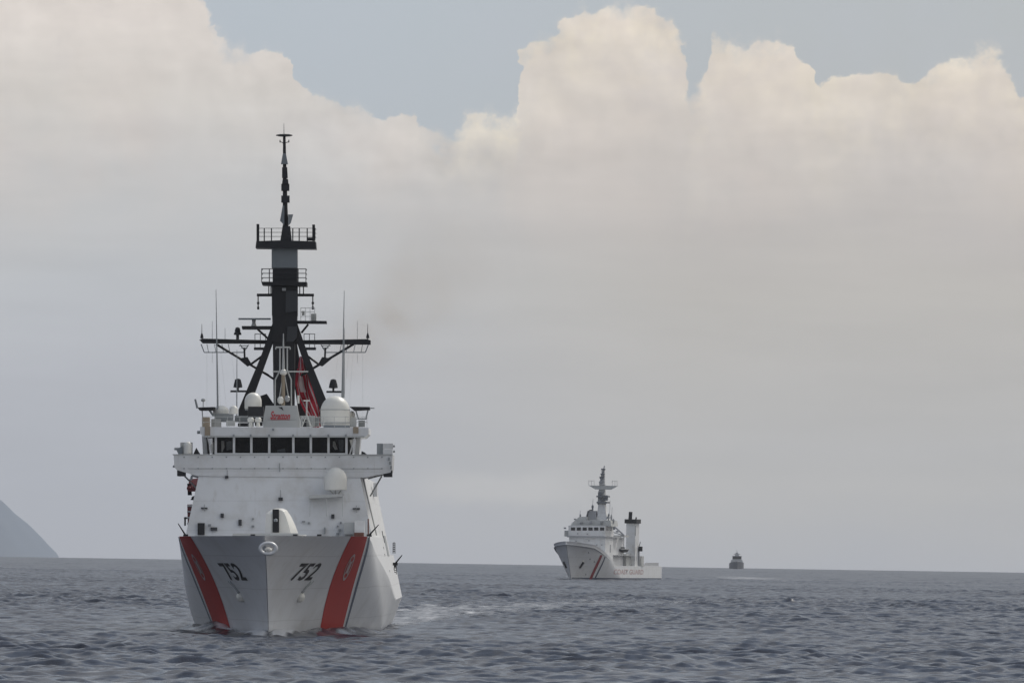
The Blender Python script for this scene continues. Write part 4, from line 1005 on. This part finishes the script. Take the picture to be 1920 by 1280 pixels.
    # stepped tower over the bridge
    def fr(mb, x0b, x1b, yb, x0t, x1t, yt, Y, dep):
        p, q, r, s = Q(x0b, yb, Y=Y), Q(x1b, yb, Y=Y), Q(x0t, yt, Y=Y), Q(x1t, yt, Y=Y)
        return mb.hexa([(p.x, Y, p.z), (q.x, Y, p.z), (q.x, Y+dep, p.z), (p.x, Y+dep, p.z), (r.x, Y+.3, r.z), (s.x, Y+.3, r.z), (s.x, Y+dep-.3, r.z), (r.x, Y+dep-.3, r.z)])
    tw = part('tower', fr(MB(), 1069, 1146, 985, 1078, 1144, 974, YF+.5, 9), 'lightgrey')
    part('tower_house', fr(MB(), 1079, 1100, 974, 1086, 1100, 968, YF+1, 4), 'lightgrey', tw)
    part('tower_house', fr(MB(), 1097, 1118, 974, 1101, 1116, 957, YF+3, 4), 'palegrey', tw)
    part('tower_house', fr(MB(), 1117, 1138, 974, 1121, 1136, 962, YF+3.5, 4), 'white', tw)
    mb = MB()
    for t0, t1 in (((1101, 972), (1102.5, 960)), ((1102.5, 960), (1105.5, 956)), ((1105.5, 956), (1110, 956))): tube(mb, t0, t1, YF+2.6, 2.0)
    part('tower_pipe', mb, 'black2', tw)
    for x, y0, y1, w, m in ((1088, 974, 963, 4, 'palegrey'), (1111, 958, 946, 5, 'midgrey'), (1078, 974, 971, 6, 'palegrey'), (1116, 972, 966, 3, 'midgrey'), (1141, 976, 962, 3.5, 'midgrey'), (1146, 984, 964, 4, 'palegrey'), (1150, 982, 972, 5, 'palegrey')):
        g = part('tower_gear', MB().lathe(Q(x, y0, Y=YF+4), [(w*.5*U2*.6, 0), (w*.35*U2, (y0-y1)*U2*.5), (w*.5*U2, (y0-y1)*U2*.75), (w*.2*U2, (y0-y1)*U2)], 10), m, tw)
    mb = MB()
    for x, y0, y1 in ((1087, 966, 957), (1111, 947, 935), (1143, 965, 938), (1147, 965, 950)): tube(mb, (x, y0), (x+1, y1), YF+4, .8)
    part('aerial', mb, 'palegrey', tw)
    mb = MB()
    for k in range(9): tube(mb, (1072+k*9.5, 985), (1072+k*9.5, 979), YF, .6)
    tube(mb, (1072, 979), (1148, 980), YF, .6); part('bridge_railing', mb, 'lightgrey', tw)
    # mast
    ms = part('mast', fr(MB(), 1119, 1138, 974, 1121, 1133, 945, YF+4, 2.6), 'white')
    part('mast_trunk', fr(MB(), 1120, 1134, 945, 1123.5, 1133, 908, YF+4.3, 1.8), 'lightgrey', ms); part('mast_trunk', fr(MB(), 1123, 1134, 908, 1129, 1133, 880, YF+4.5, 1.2), 'white', ms)
    part('mast_platform', fbox(MB(), 1118.5, 940, 1139, 943, YF+3.4, 3), 'midgrey', ms); part('mast_platform', fbox(MB(), 1118, 929, 1139.5, 931.5, YF+3.4, 3), 'midgrey', ms)
    part('yard', fr(MB(), 1116, 1145, 917, 1103, 1158, 909.5, YF+4.2, .9), 'lightgrey', ms)
    mb = MB()
    for x in (1104, 1109, 1114, 1148, 1153, 1157): tube(mb, (x, 910), (x, 900), YF+4.4, .8)
    tube(mb, (1104, 901), (1114, 901), YF+4.4, .7); tube(mb, (1147, 902), (1157, 902), YF+4.4, .7); part('yard_railing', mb, 'lightgrey', ms)
    for x0, y0, x1, y1, m in ((1121, 922, 1128, 935, 'midgrey'), (1132, 928, 1139, 938, 'midgrey'), (1124, 893, 1131, 897, 'midgrey'), (1126, 887, 1133, 890, 'midgrey'), (1127, 878, 1134, 881, 'midgrey'), (1123, 902, 1130, 905, 'palegrey')): part('mast_sensor', fbox(MB(), x0, y0, x1, y1, YF+3.8, .9), m, ms)
    for y0, y1, x0, x1 in ((945, 932, 1121, 1136), (932, 920, 1122, 1134), (905, 893, 1124, 1133), (893, 882, 1127, 1133)):
        mb = MB(); tube(mb, (x0, y0), (x1, y1), YF+3.9, 1.1); tube(mb, (x1, y0), (x0, y1), YF+3.9, 1.1); part('mast_brace', mb, 'midgrey', ms)
    for x, y, w, h, m in ((1090, 980, 5, 3, 'midgrey'), (1108, 979, 6, 4, 'palegrey'), (1128, 980, 5, 4, 'midgrey'), (1140, 970, 5, 5, 'palegrey'), (1151, 990, 4, 5, 'midgrey'), (1157, 996, 5, 3, 'palegrey'), (1083, 1000, 2, 1.5, 'midgrey'), (1101, 1000.5, 2, 1.5, 'midgrey')): part('tower_locker', fbox(MB(), x-w/2, y-h/2, x+w/2, y+h/2, YF-.9 if y > 985 and x < 1140 else YF+.2 if y > 975 else YF+3, .4), m, tw)
    mb = MB(); tube(mb, (1131, 882), (1133.5, 873), YF+4.8, 2.2); part('mast_head', mb, 'palegrey', ms)
    # funnel with black cap, boat bay, aft deck
    def side(x0, y0, x1, y1, X, dep, name, m, p=root):
        a, b = Q(x0, y1, X=X), Q(x1, y0, X=X); return part(name, MB().box(X-dep, X, a.y, b.y, a.z, b.z), m, p)
    fn = part('funnel', fbox(MB(), 1173, 979, 1191.5, 1061, 52, 5), 'white')
    cap = part('funnel_cap', fbox(MB(), 1171, 973, 1193.5, 980.5, 51.6, 5.8), 'black', fn)
    mb = MB(); tube(mb, (1181.5, 975), (1182.5, 959), 53, 7, n=12); part('exhaust_pipe', mb, 'black2', cap); mb = MB(); tube(mb, (1192, 975), (1193, 969), 54, 3); part('exhaust_pipe', mb, 'black2', cap)
    part('funnel_panel', fbox(MB(), 1190.5, 985, 1192.4, 1004, 51.9, .15), 'lightgrey', fn)
    part('aft_deckhouse', MB().box(-5.4, 5.0, 46, 58, 3.7, Q(1160, 1038, Y=46).z), 'lightgrey')
    dk = part('boat_deck', MB().box(-5.8, 6.2, 30, 51.5, Q(1160, 1040, Y=44).z-.2, Q(1160, 1040, Y=44).z), 'palegrey', sup)
    for x in (1151, 1160, 1169): part('deck_post', fbox(MB(), x, 1006, x+1.3, 1039, 46, .3), 'white', dk)
    part('bay_shade_panel', fbox(MB(), 1152, 1042, 1170, 1060, 45.6, .3), 'palegrey', sup)  # flat grey panel, its colour standing in for the shaded bay
    mb = MB(); p0, p1 = Q(1156, 1010, Y=40), Q(1172, 1004, Y=44); part('awning', fbox(MB(), 1147, 1003, 1171, 1006, 40, 6), 'lightgrey', sup)
    mb = MB(); tube(mb, (1150, 985), (1170, 1003), 38, 3.5); tube(mb, (1146, 996), (1168, 1003), 38, 2.0); part('stair', mb, 'palegrey', sup)
    part('deck_winch', fbox(MB(), 1153.5, 1029, 1159, 1037, 44, 1), 'palegrey', sup)
    cr = part('aft_crane', fbox(MB(), 1197, 1024, 1203.5, 1033, 56, 1), 'black2'); mb = MB(); tube(mb, (1198, 1025), (1201, 1015), 56.3, 1.8); tube(mb, (1198, 1033), (1198, 1061), 56.3, 3); part('crane_jib', mb, 'palegrey', cr)
    part('deck_house', fbox(MB(), 1196, 1042, 1203, 1061, 58.5, 3), 'lightgrey')
    qa, qb, qc, qd = Q(1205, 1061, X=5.4), Q(1235, 1061, X=5.4), Q(1235, 1054.5, X=5.4), Q(1211, 1054.5, X=5.4); ad = part('flight_deck_house', MB().prism([qa, qb, qc, qd], (-10.4, 0, 0)), 'palegrey'); part('aft_fitting', fbox(MB(), 1238, 1066, 1243, 1069, 72, .6), 'midgrey', ad) if False else None
    # work boat in its bay
    t = empty('workboat', M2 @ Q(1168, 1030, Y=43), (0, 0, -YAW2)); tag(t, 'small dark workboat stowed in the open bay beside the funnel of the patrol ship', 'boat')
    O = Q(1168, 1030, Y=43)
    r = []
    for i in range(11):
        s = i/10; w = .95*(1-(1-min(s*2.2, 1))**2); r.append([(w*math.cos(q), -2.8+5.6*s, -.75*math.sin(q)*(.6+.4*min(s*2, 1))) for q in [math.pi*k/8 for k in range(9)]])
    mb = MB().grid(r); mb.add(r[-1], [tuple(range(9))]); mb.grid([[x[0] for x in r], [x[-1] for x in r]]); h = mb.build('boat_hull', M['black2'], t)
    MB().box(-.45, .45, -.5, .8, 0, .75).build('console', M['midgrey'], t)
    mb = MB()
    for sg in (1, -1): mb.path([(x[0 if sg > 0 else -1][0]*1.04, x[0][1], .1) for x in r], .2, 8)
    mb.build('tube_collar', M['midgrey'], t)

# ================================================================== the far boat on the horizon
def build_far():
    D = 6600.0; d = ray(1382.5, 1061); p = CAM+d*(D/d.y); base = Vector((p.x, p.y, drop(p.x, p.y)))
    u = D/FPX; t = empty('distant_ship', base, (0, 0, 0)); tag(t, 'tiny grey ship seen bow-on on the horizon at right', 'ship')
    def part(n, mb, m, p=t): return mb.build(n, m, p)
    g1 = paint('far_grey', (.21, .22, .25), .6, .3); g2 = paint('far_light_grey', (.36, .37, .38), .6, .3); dk = M['black2']
    top = 4.2; rows = []
    for sg in (1, -1):
        cols = []
        for i in range(25):
            s = i/24; col = []
            for j in range(7):
                z = -.5+(top+1.4*(1-s)**2+.5)*j/6; w = 5.4*(1-(1-min(s*2.6, 1))**(1.7+.5*j/6)); col.append((sg*w, -2*j/6*(1-s)+40*s, z))
            cols.append(col)
        rows.append(cols)
    mb = MB(); mb.grid(rows[0]); mb.grid(rows[1], flip=True); mb.grid([[c[-1] for c in rows[0]], [c[-1] for c in rows[1]]], smooth=False); mb.grid([rows[0][-1], rows[1][-1]], smooth=False)
    hull = part('hull', mb, g1)
    part('deckhouse', MB().hexa([(-4.7, 8, 4.2), (4.7, 8, 4.2), (4.7, 28, 4.2), (-4.7, 28, 4.2), (-4.0, 10, 7.0), (4.0, 10, 7.0), (4.0, 28, 7.0), (-4.0, 28, 7.0)]), g2)
    b = part('bridge', MB().hexa([(-3.4, 11, 7.0), (3.4, 11, 7.0), (3.4, 21, 7.0), (-3.4, 21, 7.0), (-3.3, 11.6, 9.7), (3.3, 11.6, 9.7), (3.3, 21, 9.7), (-3.3, 21, 9.7)]), g2)
    part('window_band', MB().box(-3.45, 3.45, 10.8, 11.5, 7.9, 9.3), dk, b)
    part('bridge_roof', MB().box(-3.7, 3.7, 10.8, 21.5, 9.7, 10.0), g1, b)
    m = part('mast', MB().hexa([(-1.7, 16, 10.0), (1.7, 16, 10.0), (1.7, 19, 10.0), (-1.7, 19, 10.0), (-.8, 17, 12.6), (.8, 17, 12.6), (.8, 18.6, 12.6), (-.8, 18.6, 12.6)]), g2)
    part('mast_yard', MB().box(-2.5, 2.5, 16.6, 16.9, 11.2, 11.6), g1, m); part('mast_top', MB().tube((0, 18, 12.6), (0, 18, 15.0), .25, .08), g2, m)
    part('gun', MB().lathe((0, 3, 4.6), [(1.0, 0), (1.0, .9), (.5, 1.5)], 10), g1)

build_cutter(); build_flag(); build_boat(); build_patrol(); build_far()
build_sea(); build_island(); build_smoke(); build_haze()
